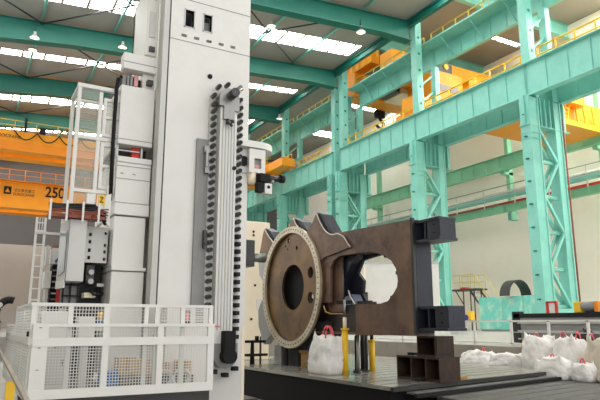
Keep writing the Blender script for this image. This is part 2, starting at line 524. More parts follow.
# wall-side girders, pilasters and pipes of the far bay
m = 'teal_wall'
for (a, b), l in zip([(14, 44.5), (44.5, 72)], ['near length', 'far length']):
    girder('wall_girder', 'pale green crane girder along the cream wall, ' + l, 50.9, a+0.02, b-0.02, 17.7, 19.2, m, 'wall girders', pitch=2.0)
    girder('wall_beam', 'low pale green beam on the cream wall under the pipes, ' + l, 51.2, a+0.02, b-0.02, 13.1, 13.9, m, 'wall beams', pitch=2.0)
PL = ['at the right, behind the near column', 'between the first and second columns', 'right of the second column', 'seen left of the second column', 'furthest back']
for k, y in enumerate((33.2, 44.5, 56.5, 68.5, 80.5)):
    t = thing('wall_column', 'slim green wall column on the cream wall, ' + PL[k], 'column', (52.5, y, 0.38), 'wall columns')
    MB().box(52.0, 52.6, y-0.25, y+0.25, 12.2, 24.0).build('shaft', m, t)
    MB().box(51.1, 52.6, y-0.25, y+0.25, 17.3, 17.62).build('bracket', m, t)
    MB().box(51.8, 52.9, y-0.22, y+0.22, 12.2, 13.0).build('bracket', 'teal', t)
t = thing('pipe_rack', 'long pipe rack with handrail crossing before the cream wall', 'pipes', (46, 50, 13.5))
MB().box(45.8, 46.6, 22, 76, 13.25, 13.5).build('tray', 'teal', t)
MB().cyl((46, 22, 13.75), (46, 76, 13.75), 0.16, n=10).build('pipe', 'white_grey', t)
MB().cyl((46.4, 22, 13.9), (46.4, 76, 13.9), 0.13, n=10).build('pipe', 'steel_dark', t)
MB().cyl((46.2, 22, 12.75), (46.2, 40.5, 12.75), 0.12, n=10).build('pipe', 'red', t)
MB().cyl((46.2, 40.5, 12.75), (46.2, 76, 12.75), 0.11, n=10).build('pipe', 'rust_red', t)
mb = MB().cyl((45.85, 22, 14.45), (45.85, 76, 14.45), 0.05, n=8)
mb.build('handrail', 'steel', t)
for k in range(14):
    y = 23 + k*3.9
    MB().box(45.82, 45.9, y-0.05, y+0.05, 12.5, 14.45).build('hanger', 'white_grey', t)

# ================================================================== CRANES
def bridge_crane(label, y, x0, x1, z0, z1, wid, gap, name='overhead_crane', group=None, band=True):
    t = thing(name, label, 'crane', ((x0+x1)/2, y, z0), group)
    for k, yy in enumerate((y, y+wid+gap)):
        MB().box(x0, x1, yy, yy+wid, z0, z1).build('bridge_girder', 'orange', t)
    return t

# upper orange crane behind the machine column
t = bridge_crane('upper orange bridge crane seen left of the machine column, with festoon cables', 66, -8, 33.2, 18.75, 20.75, 1.8, 1.6)
MB().box(-8, 33.2, 65.6, 66, 18.55, 19.5).build('lower_band', 'orange_deep', t)
m = MB()
for k in range(20):
    x = -7.5 + k*2.1
    m.cyl((x, 65.9, 20.75), (x, 65.9, 21.85), 0.04, n=6)
m.bar((-8, 65.9, 21.85), (33, 65.9, 21.85), 0.06).bar((-8, 65.9, 21.3), (33, 65.9, 21.3), 0.05)
m.build('handrail', 'yellow', t)
for k in range(8):
    x = 3.0 + k*2.2
    pts = [(x + s*2.2, 65.75, 20.75 - 0.9*4*s*(1-s)) for s in [i/10 for i in range(11)]]
    MB().tube(pts, 0.06, n=6).build('festoon_cable', 'black', t)
MB().box(3.9, 4.15, 65.6, 65.9, 20.75, 22.2).build('festoon_trolley', 'black', t)
MB().box(5.4, 6.0, 65.6, 65.9, 20.7, 21.3).build('festoon_trolley', 'black', t)
text_part('lettering', 'EUROCRANE', 'black', t, 1.0, 3.7, 19.95, 0.32, 65.985, 'small black lettering')
MB().box(30.5, 33.5, 64.8, 71.8, 19.3, 20.4).build('end_carriage', 'orange', t)
MB().box(31, 33.2, 67, 71, 20.75, 21.7).build('trolley_motor', 'orange_deep', t)
m = MB()
for k in range(9): m.box(33.05, 33.12, 60.5+k*0.7, 60.58+k*0.7, 19.5, 21.2)
m.box(33.05, 33.12, 60.5, 66.2, 21.15, 21.22).box(33.05, 33.12, 60.5, 66.2, 20.4, 20.46)
m.build('carriage_railing', 'yellow', t)
MB().box(31.6, 33.3, 60.2, 65, 19.5, 20.5).build('buffer_carriage', 'orange', t)

# lower orange crane with the big black number
t = bridge_crane('lower orange bridge crane with big black number 250, at far left', 85, -8, 33.2, 16.0, 19.5, 2.2, 2.0)
MB().box(-8, 33.2, 84.5, 85, 15.85, 16.75).build('lower_band', 'orange', t)
text_part('number_lettering', '250', 'black', t, 8.4, 10.85, 17.75, 1.5, 84.985, 'large black number', 0.02)
text_part('lettering', '法兰泰克重工', 'black', t, 4.55, 7.1, 18.15, 0.42, 84.985, 'small black lettering')
text_part('lettering', 'EUROCRANE', 'black', t, 4.55, 7.1, 17.62, 0.36, 84.985, 'small black lettering')
m = MB().prism([(3.35, 17.7), (4.25, 17.7), (4.25, 18.75), (3.35, 18.75)], 'y', 84.97, 84.99, [[(3.5, 17.95), (4.1, 17.95), (3.8, 18.55)]])
m.build('emblem', 'black', t)
m = MB()
for k in range(22):
    x = -7.6 + k*1.9
    m.cyl((x, 84.6, 19.5), (x, 84.6, 21.0), 0.06, n=6)
m.bar((-8, 84.6, 21.0), (33, 84.6, 21.0), 0.09).bar((-8, 84.6, 20.3), (33, 84.6, 20.3), 0.06).box(-8, 33, 84.4, 85, 19.45, 19.55)
m.build('handrail', 'orange_deep', t)

# far bay, lower crane
t = bridge_crane('yellow-orange bridge crane in the far bay, beside the nearest crane column', 31.6, 37.3, 50.4, 18.45, 20.6, 1.6, 2.8, band=False)
MB().box(37.3, 50.4, 31.2, 36.4, 18.25, 18.45).build('under_deck', 'orange', t)
MB().box(42.9, 50.4, 31.1, 31.3, 18.0, 18.45).build('walkway_edge', 'yellow', t)
MB().box(43.2, 46.5, 30.7, 31.6, 19.9, 21.3).build('motor_housing', 'orange', t)
m = MB()
for k in range(7): m.bar((43.9 + 0.12*k, 31.2, 18.4+0.38*k), (44.5+0.12*k, 31.2, 18.4+0.38*k), 0.08)
m.bar((43.85, 31.2, 18.2), (44.85, 31.2, 21.0), 0.08).bar((44.45, 31.2, 18.2), (45.4, 31.2, 21.0), 0.08)
m.build('ladder', 'yellow', t)
m = MB()
for x in (46.2, 47.3, 48.6): m.bar((x, 31.3, 18.2), (x-0.3, 31.3, 20.4), 0.14)
m.build('stiffener_rib', 'yellow', t)
MB().box(36.65, 37.6, 28.6, 38, 19.2, 20.4).build('end_carriage', 'orange', t)
# far bay, upper crane with the hook
t = thing('overhead_crane', 'orange crane high in the far bay with black hook hanging under it', 'crane', (44, 50, 26.4))
MB().box(36.6, 53.5, 52.0, 54.6, 26.5, 29.3).build('bridge_girder', 'orange', t)
MB().box(36.6, 53.5, 45.2, 47.2, 26.5, 29.3).build('bridge_girder', 'orange', t)
MB().box(36.6, 53.5, 47.2, 52.0, 26.9, 27.1).build('under_deck', 'orange', t)
MB().box(40.6, 43.0, 48.5, 51.8, 26.3, 26.85).build('trolley_tray', 'cream', t)
MB().box(38.3, 40.0, 48.2, 50.8, 26.1, 26.9).build('hoist_drum', 'steel_dark', t)
MB().box(41.2, 43.6, 46.9, 48.3, 25.5, 26.8).build('motor_housing', 'orange', t)
MB().cyl((41.6, 46.8, 26.1), (43.2, 46.8, 26.1), 0.5, n=14).build('cable_reel', 'steel_dark', t)
MB().box(36.7, 37.9, 49.0, 56.0, 29.3, 31.0).build('trolley', 'orange', t)
m = MB()
for k in range(8): m.box(36.5, 36.6, 47.5+k*1.2, 47.6+k*1.2, 29.3, 31.0)
m.box(36.5, 36.6, 47.5, 56.0, 30.9, 31.0).box(36.5, 36.6, 47.5, 56.0, 30.1, 30.18)
m.build('carriage_railing', 'yellow', t)
hk = MB().box(41.9, 43.1, 54.9, 55.5, 25.8, 26.7).cyl((42.1, 55.2, 26.7), (42.1, 55.2, 28), 0.05, n=6).cyl((42.9, 55.2, 26.7), (42.9, 55.2, 28), 0.05, n=6).build('hook_block', 'black', t)
pts = [(42.5 + 0.55*math.sin(a), 55.2, 25.0 - 0.55*math.cos(a)) for a in [(-0.1 + i*0.32)*1.0 - 1.3 for i in range(12)]]
MB().tube([(42.5, 55.2, 25.85), (42.5, 55.2, 25.6)] + pts[::-1], 0.17, n=8).build('hook', 'black', t)
# crane body seen right of the second column
t = thing('overhead_crane', 'orange box-shaped crane housing with grey panels, right of second crane column', 'crane', (41.6, 41.8, 19.4))
MB().box(39.2, 43.0, 41.9, 44.2, 23.1, 26.2).build('housing', 'orange', t)
MB().box(40.0, 41.2, 41.84, 41.9, 24.1, 24.8).build('side_panel', 'grey', t)
MB().box(41.4, 42.5, 41.84, 41.9, 24.1, 24.8).build('side_panel', 'grey', t)
MB().box(40.0, 41.8, 41.9, 43.2, 26.2, 27.2).build('motor', 'steel_dark', t)
MB().cyl((40.9, 41.75, 26.8), (40.9, 41.9, 26.8), 0.3, n=12).build('motor_cap', 'yellow', t)
MB().box(43.9, 48.8, 41.7, 44.2, 24.2, 26.1).build('girder', 'orange', t)
MB().box(36.7, 50.8, 42.1, 44.0, 21.6, 23.1).build('bridge_girder', 'orange', t)
for xx in (36.7,): MB().box(xx, xx+0.7, 41, 45, 19.17, 21.6).build('end_carriage', 'orange_deep', t)

# high-bay lamps under the roof beams
for k, (x, y, z, l) in enumerate([(3.1, 50.7, 24.4, 'under the second roof beam at far left'), (3.4, 56.6, 25.9, 'behind the second roof beam at far left'), (10.3, 50.7, 25.3, 'under the roof beam, left of the machine column top'),
        (21.8, 43.8, 27.2, 'near the top, right of the machine column'), (27.8, 38.4, 25.7, 'under the nearest roof beam at right'), (33.0, 63.7, 26.6, 'by the top of the column over the ring'), (22.5, 63.7, 25.7, 'under the third roof beam, right of the machine column')]):
    t = thing('high_bay_lamp', 'silver high-bay lamp ' + l, 'lamp', (x, y, z), 'high bay lamps')
    MB().cyl((x, y, z), (x, y, z+0.35), 0.42, 0.14, n=14, caps=False).build('lamp_shade', 'tin_lamp', t)
    MB().cyl((x, y, z+0.35), (x, y, z+0.6), 0.13, n=10).build('driver', 'tin_lamp', t)
    MB().cyl((x, y, z+0.02), (x, y, z+0.05), 0.36, n=14).build('bulb', 'lamp_glow', t)
    MB().cyl((x, y, z+0.6), (x, y, z+1.2), 0.03, n=6).build('hanger', 'steel_dark', t)

# ================================================================== THE BORING MACHINE (left)
TX0, TX1, TY = 2.74, 4.28, 9.5
t = thing('machine_column', 'tall white milling machine column with two small windows near the top', 'machine', (3.5, 11, -0.65))
holes = [(3.0, 3.16, 6.2, 6.52), (3.35, 3.50, 6.2, 6.52)]
slots = [(2.60+0.07, 2.72, 5.98, 6.03)] + [(2.94+k*0.236, 3.04+k*0.236, 5.985+k*0.0, 6.04) for k in range(6)]
m = MB().grid_plate(TX0, TX1, TY, TY+0.12, -0.65, 7.9, holes + slots[1:-1])
m.box(TX0, TX0+0.1, TY+0.12, 12.4, -0.65, 7.9).box(TX1-0.1, TX1, TY+0.12, 12.4, -0.65, 7.9).box(TX0, TX1, 12.3, 12.4, -0.65, 7.9)
m.build('body', 'white', t)
MB().box(TX0+0.1, TX1-0.1, TY+0.3, TY+0.34, 5.9, 6.7).build('inner_plate', 'glass_dark', t)
m = MB()
for (a, b, c, d) in holes:
    m.box(a-0.02, a, TY-0.012, TY+0.1, c-0.02, d+0.02).box(b, b+0.02, TY-0.012, TY+0.1, c-0.02, d+0.02).box(a-0.02, b+0.02, TY-0.012, TY+0.1, d, d+0.02).box(a-0.02, b+0.02, TY-0.012, TY+0.1, c-0.02, c)
m.build('window_frame', 'white_grey', t)
MB().box(3.37, 3.5, TY+0.15, TY+0.2, 6.2, 6.45).build('window_blind', 'grey', t)
for z in (5.9, 6.72): MB().box(TX0, TX1, TY-0.006, TY, z, z+0.012).build('panel_seam', 'grey', t)
MB().cyl((3.5, TY-0.02, 5.33), (3.5, TY, 5.33), 0.045, n=16).build('lifting_hole', 'black', t)
MB().box(TX0-0.115, TX0-0.02, TY+0.02, TY+0.3, -0.65, 7.9).build('edge_rail', 'white_grey', t)
MB().box(TX0-0.02, TX0, TY+0.03, TY+0.12, -0.65, 7.9).build('rail_gap', 'steel_dark', t)
MB().box(TX1-0.05, TX1+0.006, TY-0.006, TY+0.02, -0.65, 0.9).build('guide_edge', 'cream', t)
MB().box(2.2, 4.6, 9.6, 12.6, -0.66, -0.3).build('base_plate', 'steel_dark', t)

# ---- way covers on the left flank of the column
t = thing('way_cover', 'stacked white sheet covers beside the machine column, open slots between', 'machine cover', (2.3, 10.6, 1.0))
def cov(x0, x1, z0, z1, y=9.85, nm='cover_panel', mm='white', yb=11.4): return MB().box(x0, x1, y, yb, z0, z1).build(nm, mm, t, bevel=0.012)
cov(2.40, 2.61, 5.66, 7.9, yb=10.0)
MB().box(2.45, 2.56, 9.83, 9.86, 6.0, 6.5).box(2.45, 2.56, 9.83, 9.86, 6.75, 7.4).build('door_inset', 'white_grey', t)
cov(2.03, 2.61, 5.30, 5.60, 9.80, yb=10.05)
cov(2.40, 2.61, 5.02, 5.30, 9.9, yb=10.05)
cov(2.02, 2.61, 3.94, 5.00, 9.82)
cov(2.03, 2.61, 3.62, 3.72, 9.80)
cov(2.03, 2.61, 2.93, 3.62, 9.82)
cov(2.03, 2.61, 2.72, 2.92, 9.80)
cov(2.05, 2.57, 1.86, 2.70, 9.84)
cov(2.05, 2.61, 1.80, 1.86, 9.80)
cov(2.06, 2.59, 0.15, 1.79, 9.84)
MB().box(2.06, 2.58, 10.1, 11.3, 3.73, 5.25).build('inner_frame', 'black_soft', t)
MB().box(2.30, 2.42, 9.95, 10.1, 3.73, 3.93).build('red_marker', 'red', t)
m = MB().box(2.03, 2.06, 9.9, 10, 3.72, 3.94).box(2.44, 2.47, 9.9, 10, 3.73, 3.93).box(2.06, 2.42, 9.9, 9.93, 3.84, 3.86)
m.build('slot_bar', 'white_grey', t)
m = MB()
for k in range(4): m.box(2.08+k*0.06, 2.12+k*0.06, 9.96, 10.1, 5.06, 5.24)
m.build('slot_bar', 'grey', t)
MB().box(2.26, 2.33, 9.95, 10.1, 5.06, 5.26).build('terminal_block', 'screen_pink', t)
for z in (5.42, 4.02, 3.33, 3.55): MB().box(2.03, 2.61, 9.795 if z > 5 else 9.815, 9.825, z, z+0.012).build('panel_seam', 'grey', t)
for x in (2.1, 2.3): MB().box(x, x+0.05, 9.81, 9.822, 3.42, 3.435).build('slot', 'grey', t)
for z in (5.72, 5.08): MB().box(2.46, 2.56, 9.80, 9.91, z, z+0.09).build('recess_handle', 'steel_dark', t)
MB().tube([(2.02, 9.85, 5.15), (1.97, 9.85, 5.1), (1.95, 9.85, 4.9), (1.95, 9.85, 4.0), (1.97, 9.85, 2.95)], 0.035, n=8).build('edge_cable', 'black', t)

# ---- access cage
t = thing('access_cage', 'white framed access cage with see-through panels at the left of the way covers', 'cage', (1.65, 9.9, 2.7))
m = MB()
yc = 9.9
m.box(1.34, 1.40, yc, yc+0.06, 2.6, 4.85).box(1.69, 1.75, yc, yc+0.06, 2.8, 4.82).box(1.33, 2.02, yc-0.006, yc+0.066, 4.85, 4.92)
m.box(1.345, 2.02, yc-0.006, yc+0.05, 3.96, 4.02).box(1.345, 2.02, yc-0.006, yc+0.05, 3.05, 3.11)
m.box(1.34, 1.40, 10.6, 10.66, 2.6, 4.84).box(1.335, 1.395, yc+0.07, 10.66, 4.85, 4.9)
m.box(1.345, 2.0, 10.6, 10.66, 4.85, 4.9)
m.build('frame', 'white', t, bevel=0.006)
def sash(z0, z1):
    m = MB()
    m.box(1.82, 2.02, yc-0.01, yc+0.04, z0, z0+0.05).box(1.82, 2.02, yc-0.01, yc+0.04, z1-0.05, z1).box(1.77, 1.82, yc-0.012, yc+0.042, z0, z1)
    m.box(1.82, 2.02, yc-0.01, yc+0.04, (z0+z1)/2-0.025, (z0+z1)/2+0.025)
    s = m.build('sash', 'white', t)
    MB().box(1.82, 2.02, yc+0.01, yc+0.02, z0+0.05, z1-0.05).build('pane', 'glazing', s)
sash(4.04, 4.72); sash(3.14, 3.92)
for (a, b) in ((3.11, 3.96), (4.02, 4.84), (2.66, 3.05)):
    m = MB()
    n = int((b-a)/0.13)
    for k in range(n): m.box(1.40, 1.69, yc+0.018, yc+0.028, a+k*0.13, a+k*0.13+0.004)
    m.build('mesh_infill', 'panel_grey', t)
    MB().box(1.40, 1.69, yc+0.034, yc+0.038, a, b).build('pane', 'glazing', t)
MB().box(1.9, 1.96, 9.84, 9.9, 2.9, 3.2).build('latch', 'white_grey', t)
m = MB().prism([(1.82, 2.6), (1.97, 2.5), (1.97, 3.05), (1.88, 3.0), (1.86, 2.8)], 'y', 9.78, 9.86)
m.build('support_bracket', 'white', t)
# yellow signs hang on the cage
t = thing('warning_sign', 'small yellow sign with dark strokes behind the cage bottom', 'sign', (1.84, 9.78, 2.83))
MB().box(1.76, 1.86, 9.72, 9.74, 2.84, 3.0).build('plate', 'yellow', t)
m = MB().bar((1.785, 9.715, 2.96), (1.83, 9.715, 2.96), 0.012).bar((1.83, 9.715, 2.96), (1.79, 9.715, 2.88), 0.012).bar((1.79, 9.715, 2.88), (1.84, 9.715, 2.88), 0.012)
m.build('marking', 'black', t)
t = tag(MB().box(1.57, 1.70, 9.70, 9.82, 2.83, 3.0).build('junction_box', 'white', bevel=0.008), 'small white junction box above the cable tray', 'box')

# ---- cable tray with hoses
t = thing('cable_tray', 'orange-red cable tray loaded with black hoses under the cage', 'cable tray', (1.4, 9.8, 2.55))
MB().box(1.03, 1.88, 9.70, 9.95, 2.59, 2.64).build('tray', 'rust_red', t)
for k in range(4): MB().box(1.03+k*0.24, 1.06+k*0.24, 9.62, 9.66, 2.52, 2.84).build('stay', 'white', t)
for k in range(5):
    z = 2.68 + 0.034*k
    pts = [(1.04, 9.72+0.04*k, z)] + [(1.04+0.12*i, 9.72+0.04*k+0.01*math.sin(i*1.7+k), z+0.012*math.sin(i+k)) for i in range(1, 5)] + [(1.66, 9.72+0.03*k, z+0.02+0.01*k), (1.78, 9.74+0.02*k, z+0.05-0.02*k), (1.9, 9.76, 2.72-0.05*k)]
    MB().tube(pts, 0.026, n=8).build('hose', 'rubber', t)
for k in range(4):
    MB().tube([(1.05+0.2*i, 9.685, 2.665+0.012*math.sin(2.1*i+k*1.7)+0.012*k) for i in range(5)], 0.011, n=6).build('hose', 'rust_red', t)
for k in range(3): MB().tube([(1.66, 9.70, 2.60+0.03*k), (1.76, 9.68, 2.68+0.03*k), (1.92, 9.68, 2.66+0.05*k)], 0.012, n=6).build('hose', 'rust_red', t)

# ---- headstock casing + operator cabin at the left
t = thing('headstock', 'white headstock casing with square black ports and dark gearing below it', 'machine', (1.85, 10.5, 1.2))
m = MB().grid_plate(1.66, 2.015, 10.05, 10.12, 1.93, 2.52, [(1.71, 1.755, 2.36, 2.42), (1.71, 1.755, 2.24, 2.30), (1.71, 1.755, 2.10, 2.16), (1.71, 1.755, 1.98, 2.04), (1.955, 1.995, 2.4, 2.45), (1.955, 1.995, 2.2, 2.25), (1.955, 1.995, 2.09, 2.14), (1.955, 1.995, 1.97, 2.02)])
m.box(1.66, 2.015, 10.2, 11.4, 1.93, 2.52)
m.build('casing', 'white_grey', t)
MB().box(1.66, 2.015, 10.12, 10.2, 1.93, 2.52).build('port_backing', 'black', t)
MB().box(1.66, 2.0, 10.4, 11.5, 0.1, 1.93).build('body', 'black_soft', t)
MB().box(1.74, 1.86, 10.2, 10.4, 1.6, 1.9).build('gearbox', 'steel_dark', t)
MB().cyl((1.80, 10.1, 1.78), (1.80, 10.2, 1.78), 0.045).build('shaft_end', 'steel', t)
MB().cyl((1.80, 10.1, 1.63), (1.80, 10.2, 1.63), 0.045).build('shaft_end', 'steel', t)
MB().box(1.72, 1.9, 10.15, 10.4, 1.37, 1.45).build('guard_plate', 'cream', t)
MB().box(1.9, 2.01, 10.1, 10.4, 1.55, 1.6).build('bracket', 'steel', t)
MB().tube([(1.8, 10.1, 1.5), (1.85, 10.08, 1.42), (1.95, 10.08, 1.42), (2.0, 10.1, 1.44)], 0.025).build('hose', 'rubber', t)
m = MB()
for z in (1.38, 1.56): m.box(1.38, 1.64, 10.2, 10.24, z, z+0.03)
for x in (1.39, 1.5, 1.62): m.box(x, x+0.025, 10.2, 10.24, 1.2, 1.6)
m.build('window_frame', 'black_soft', t)
MB().box(1.38, 1.64, 10.26, 10.3, 1.2, 1.58).build('grey_backing', 'grey', t)

t = thing('operator_cabin', 'tall white operator cabin with angled window, left of the headstock', 'cabin', (1.45, 9.9, 1.55))
MB().prism([(1.36, 9.8), (1.63, 9.8), (1.63, 10.4), (1.30, 10.35)], 'z', 1.6, 2.58).build('shell', 'white_grey', t, bevel=0.01)
m = MB()
p0, p1 = Vector((1.36, 9.8, 0)), Vector((1.30, 10.35, 0))
d = (p1-p0); nrm = Vector((d.y, -d.x, 0)).normalized() * -0.012
def sp(s, z): q = p0 + d*s + nrm; return (q.x, q.y, z)
vs = [m.bm.verts.new(sp(*q)) for q in ((0.12, 1.75), (0.8, 1.7), (0.8, 2.45), (0.12, 2.4))]
vs2 = [m.bm.verts.new(v.co - nrm*0.9) for v in vs]
m.bm.faces.new(vs); m.bm.faces.new(vs2[::-1])
for i in range(4): m.bm.faces.new((vs[i], vs[(i+1) % 4], vs2[(i+1) % 4], vs2[i]))
m.build('side_window', 'window_grey', t)
MB().box(1.36, 1.366, 9.78, 9.8, 1.6, 2.58).build('edge_strip', 'steel_dark', t)
MB().prism([(1.29, 10.3), (1.35, 9.82), (1.365, 9.83), (1.365, 10.3)], 'z', 1.5, 1.62).build('skirt', 'white', t)

t = thing('valve_cabinet', 'small white cabinet with a blue mark, left of the operator cabin', 'cabinet', (1.3, 11.2, 1.2))
MB().box(1.3, 1.47, 11.1, 11.5, 1.98, 2.26).build('upper_box', 'white', t, bevel=0.01)
m = MB().bar((1.36, 11.09, 2.02), (1.40, 11.09, 2.07), 0.03).bar((1.40, 11.09, 2.01), (1.43, 11.09, 2.08), 0.02).bar((1.35, 11.09, 2.01), (1.44, 11.09, 2.01), 0.012)
m.build('blue_mark', 'blue_deep', t)
MB().box(1.2, 1.31, 11.05, 11.4, 1.55, 1.85).build('side_box', 'white', t, bevel=0.01)
MB().box(1.24, 1.28, 11.1, 11.4, 0.4, 1.55).build('post', 'white_grey', t)
MB().box(1.21, 1.25, 11.15, 11.4, 1.95, 2.3).build('post', 'white_grey', t)
MB().box(1.33, 1.5, 11.2, 11.5, 0.4, 1.96).build('valve_bank', 'black', t)
for k in range(6): MB().box(1.34, 1.46, 11.15, 11.2, 1.36+k*0.1, 1.385+k*0.1).build('valve_row', 'white_grey' if k in (1, 3) else 'grey', t)
MB().box(1.42, 1.47, 11.12, 11.18, 1.3, 1.95).build('red_duct', 'red', t)
MB().box(1.48, 1.53, 11.0, 11.3, 0.4, 2.62).build('post', 'white', t)
MB().box(1.32, 1.46, 11.2, 11.5, 2.27, 2.31).build('lid', 'rust_red', t)

t = thing('ladder', 'white caged ladder at the left, behind the platform fence', 'ladder', (1.02, 10.5, 0.1))
for x in (0.95, 1.08): MB().box(x-0.018, x+0.018, 10.48, 10.52, 0.4, 2.68).build('rail', 'white', t)
for k in range(12): MB().box(0.95, 1.08, 10.49, 10.51, 0.6+k*0.18, 0.62+k*0.18).build('rung', 'white', t)
MB().box(0.93, 1.38, 10.46, 10.5, 2.40, 2.44).build('top_handrail', 'white', t)
MB().box(0.93, 1.1, 10.44, 10.48, 2.42, 2.46).build('hoop', 'white', t)
m = MB().box(0.99, 1.0, 10.49, 10.51, 2.4, 2.68).box(1.03, 1.04, 10.49, 10.51, 2.4, 2.68)
m.build('cage_bar', 'white', t)
MB().box(1.06, 1.1, 10.42, 10.46, 1.85, 1.95).build('switch_box', 'white', t)

# ---- operator platform with its mesh guard
PX0, PX1, PY, PB = 0.80, 3.13, 8.0, 11.9
t = thing('guard_fence', 'white mesh guard fence with solid middle band around the operator platform', 'guard fence', (2, 8, 0.05))
MB().box(PX0, PX1, PY-0.034, PY+0.034, 0.06, 0.17).build('toe_board', 'white', t)
MB().box(PX0, PX1, PY-0.035, PY+0.03, 0.68, 0.78).build('middle_band', 'white', t)
MB().box(PX0+0.02, PX1-0.002, PY-0.031, PY+0.031, 0.915, 0.956).build('rail', 'white', t)
MB().box(PX0-0.04, PX1, PY+0.034, PY+0.09, 1.17, 1.21).build('top_rail', 'white', t)
for (a, b) in ((0.79, 0.97), (1.62, 1.70), (2.33, 2.41), (3.04, 3.13)): MB().box(a, b, PY-0.027, PY+0.027, 0.07, 0.95).build('post', 'white', t)
for (a, b) in ((0.76, 0.82), (1.19, 1.25), (1.63, 1.70), (2.155, 2.21), (2.30, 2.36), (2.66, 2.72), (3.07, 3.13)): MB().box(a, b, PY+0.036, PY+0.085, 0.1, 1.175).build('post', 'white', t)
def mesh_panel(x0, x1, z0, z1, y, p=0.036, w=0.0085):
    m = MB()
    n = max(1, int((x1-x0)/p))
    for k in range(n+1): xx = x0+k*(x1-x0)/n; m.box(xx-w/2, xx+w/2, y, y+0.006, z0, z1)
    n = max(1, int((z1-z0)/p))
    for k in range(n+1): zz = z0+k*(z1-z0)/n; m.box(x0, x1, y, y+0.006, zz-w/2, zz+w/2)
    m.build('mesh_panel', 'white', t)
for (a, b) in ((0.97, 1.62), (1.70, 2.33), (2.41, 3.04)):
    mesh_panel(a, b, 0.17, 0.68, PY-0.01); mesh_panel(a, b, 0.78, 0.915, PY-0.01)
for (a, b) in ((0.82, 1.19), (1.25, 1.63), (1.70, 2.155), (2.36, 2.66), (2.72, 3.07)): mesh_panel(a, b, 0.955, 1.17, PY+0.05)
# left side of the guard
MB().box(PX0-0.05, PX0-0.01, PY, PB, 0.06, 0.17).build('toe_board', 'white', t)
MB().box(PX0-0.05, PX0-0.01, PY, PB, 0.70, 0.79).build('middle_band', 'white', t)
MB().box(PX0-0.05, PX0-0.01, PY, 10.2, 1.17, 1.21).build('top_rail', 'white', t)
for y in (8.9, 10.15, 11.85): MB().box(PX0-0.05, PX0-0.01, y, y+0.05, 0.06, 1.19 if y < 11 else 0.95).build('post', 'white', t)
m = MB()
for k in range(90): y = PY+0.05+k*0.043; m.box(PX0-0.035, PX0-0.029, y, y+0.008, 0.17, 1.17 if y < 10.2 else 0.95)
for k in range(27): m.box(PX0-0.035, PX0-0.029, PY, 10.2 if k > 20 else PB, 0.17+k*0.037, 0.178+k*0.037)
m.build('mesh_panel', 'white', t)
MB().box(PX0-0.065, PX0-0.045, 8.05, 8.12, 0.80, 0.86).build('latch', 'black', t)
m = MB()
for (x, z) in ((0.86, 0.9), (0.86, 0.66), (0.86, 0.4), (1.04, 0.66)): m.box(x, x+0.03, PY-0.036, PY-0.03, z, z+0.012)
m.build('bolt_slot', 'grey', t)

t = thing('operator_platform', 'steel operator platform floor inside the mesh guard fence', 'platform', (2, 9, -0.65))
MB().box(PX0-0.01, PX1, PY+0.1, 9.45, 0.02, 0.06).box(PX0-0.01, 2.0, 9.45, PB, 0.02, 0.06).build('deck', 'deck', t)
MB().box(PX0, PX1, PY+0.1, PY+0.2, -0.15, 0.02).build('beam', 'steel_dark', t)
MB().box(PX0, PX1, 9.2, 9.3, -0.15, 0.02).build('beam', 'steel_dark', t)
for x in (1.0, 1.75, 2.5, 2.95): MB().box(x, x+0.09, 8.4, 8.5, -0.65, 0.02).build('leg', 'steel_dark', t)
MB().tube([(2.62, 8.15, -0.05), (2.6, 8.1, -0.25), (2.7, 8.1, -0.4), (2.8, 8.15, -0.2), (2.78, 8.2, 0.0)], 0.025).build('hose_loop', 'rubber', t)

tag(MB().box(1.78, 2.02, 8.75, 9.0, 0.06, 0.30).build('plastic_bin', 'blue', bevel=0.015), 'blue plastic bin on the platform floor', 'bin')
def carton(x0, x1, y0, y1, z0, z1, label):
    t = thing('cardboard_box', label, 'box', ((x0+x1)/2, (y0+y1)/2, z0), 'cartons on the platform')
    MB().box(x0, x1, y0, y1, z0, z1).build('carton', 'cardboard', t, bevel=0.006)
    MB().box((x0+x1)/2-0.02, (x0+x1)/2+0.02, y0-0.003, y0, z0+0.02, z1).build('tape', 'wood', t)
carton(2.03, 2.28, 8.8, 9.1, 0.26, 0.48, 'open cardboard box above the blue bin, leftmost carton')
carton(2.30, 2.52, 8.95, 9.25, 0.22, 0.44, 'cardboard box in the middle of the platform, beside the stacked boards')
carton(2.60, 2.74, 8.7, 8.95, 0.24, 0.40, 'small cardboard box above the coiled hose')
carton(2.88, 3.08, 8.7, 8.95, 0.22, 0.42, 'rightmost cardboard box near the fence end')
t = thing('board_stack', 'brown stack of boards holding the cartons on the platform', 'boards', (2.5, 8.9, 0.06))
for k in range(3): MB().box(2.04, 3.1, 8.66, 9.3, 0.06+k*0.055, 0.11+k*0.055).build('board', 'bronze', t)
def coil(x, y, label):
    t = thing('hose_coil', label, 'hose', (x, y, 0.06), 'hose coils on the platform')
    for j in range(3):
        MB().tube([(x+(0.13-0.012*j)*math.cos(a), y+0.02*j, 0.20+(0.12-0.01*j)*math.sin(a)) for a in [2*PI*i/20 for i in range(20)]], 0.012, n=6, closed=True).build('loop', 'white', t)
coil(2.58, 8.45, 'white coiled hose on the platform, left one'); coil(2.84, 8.45, 'white coiled hose on the platform, right one')

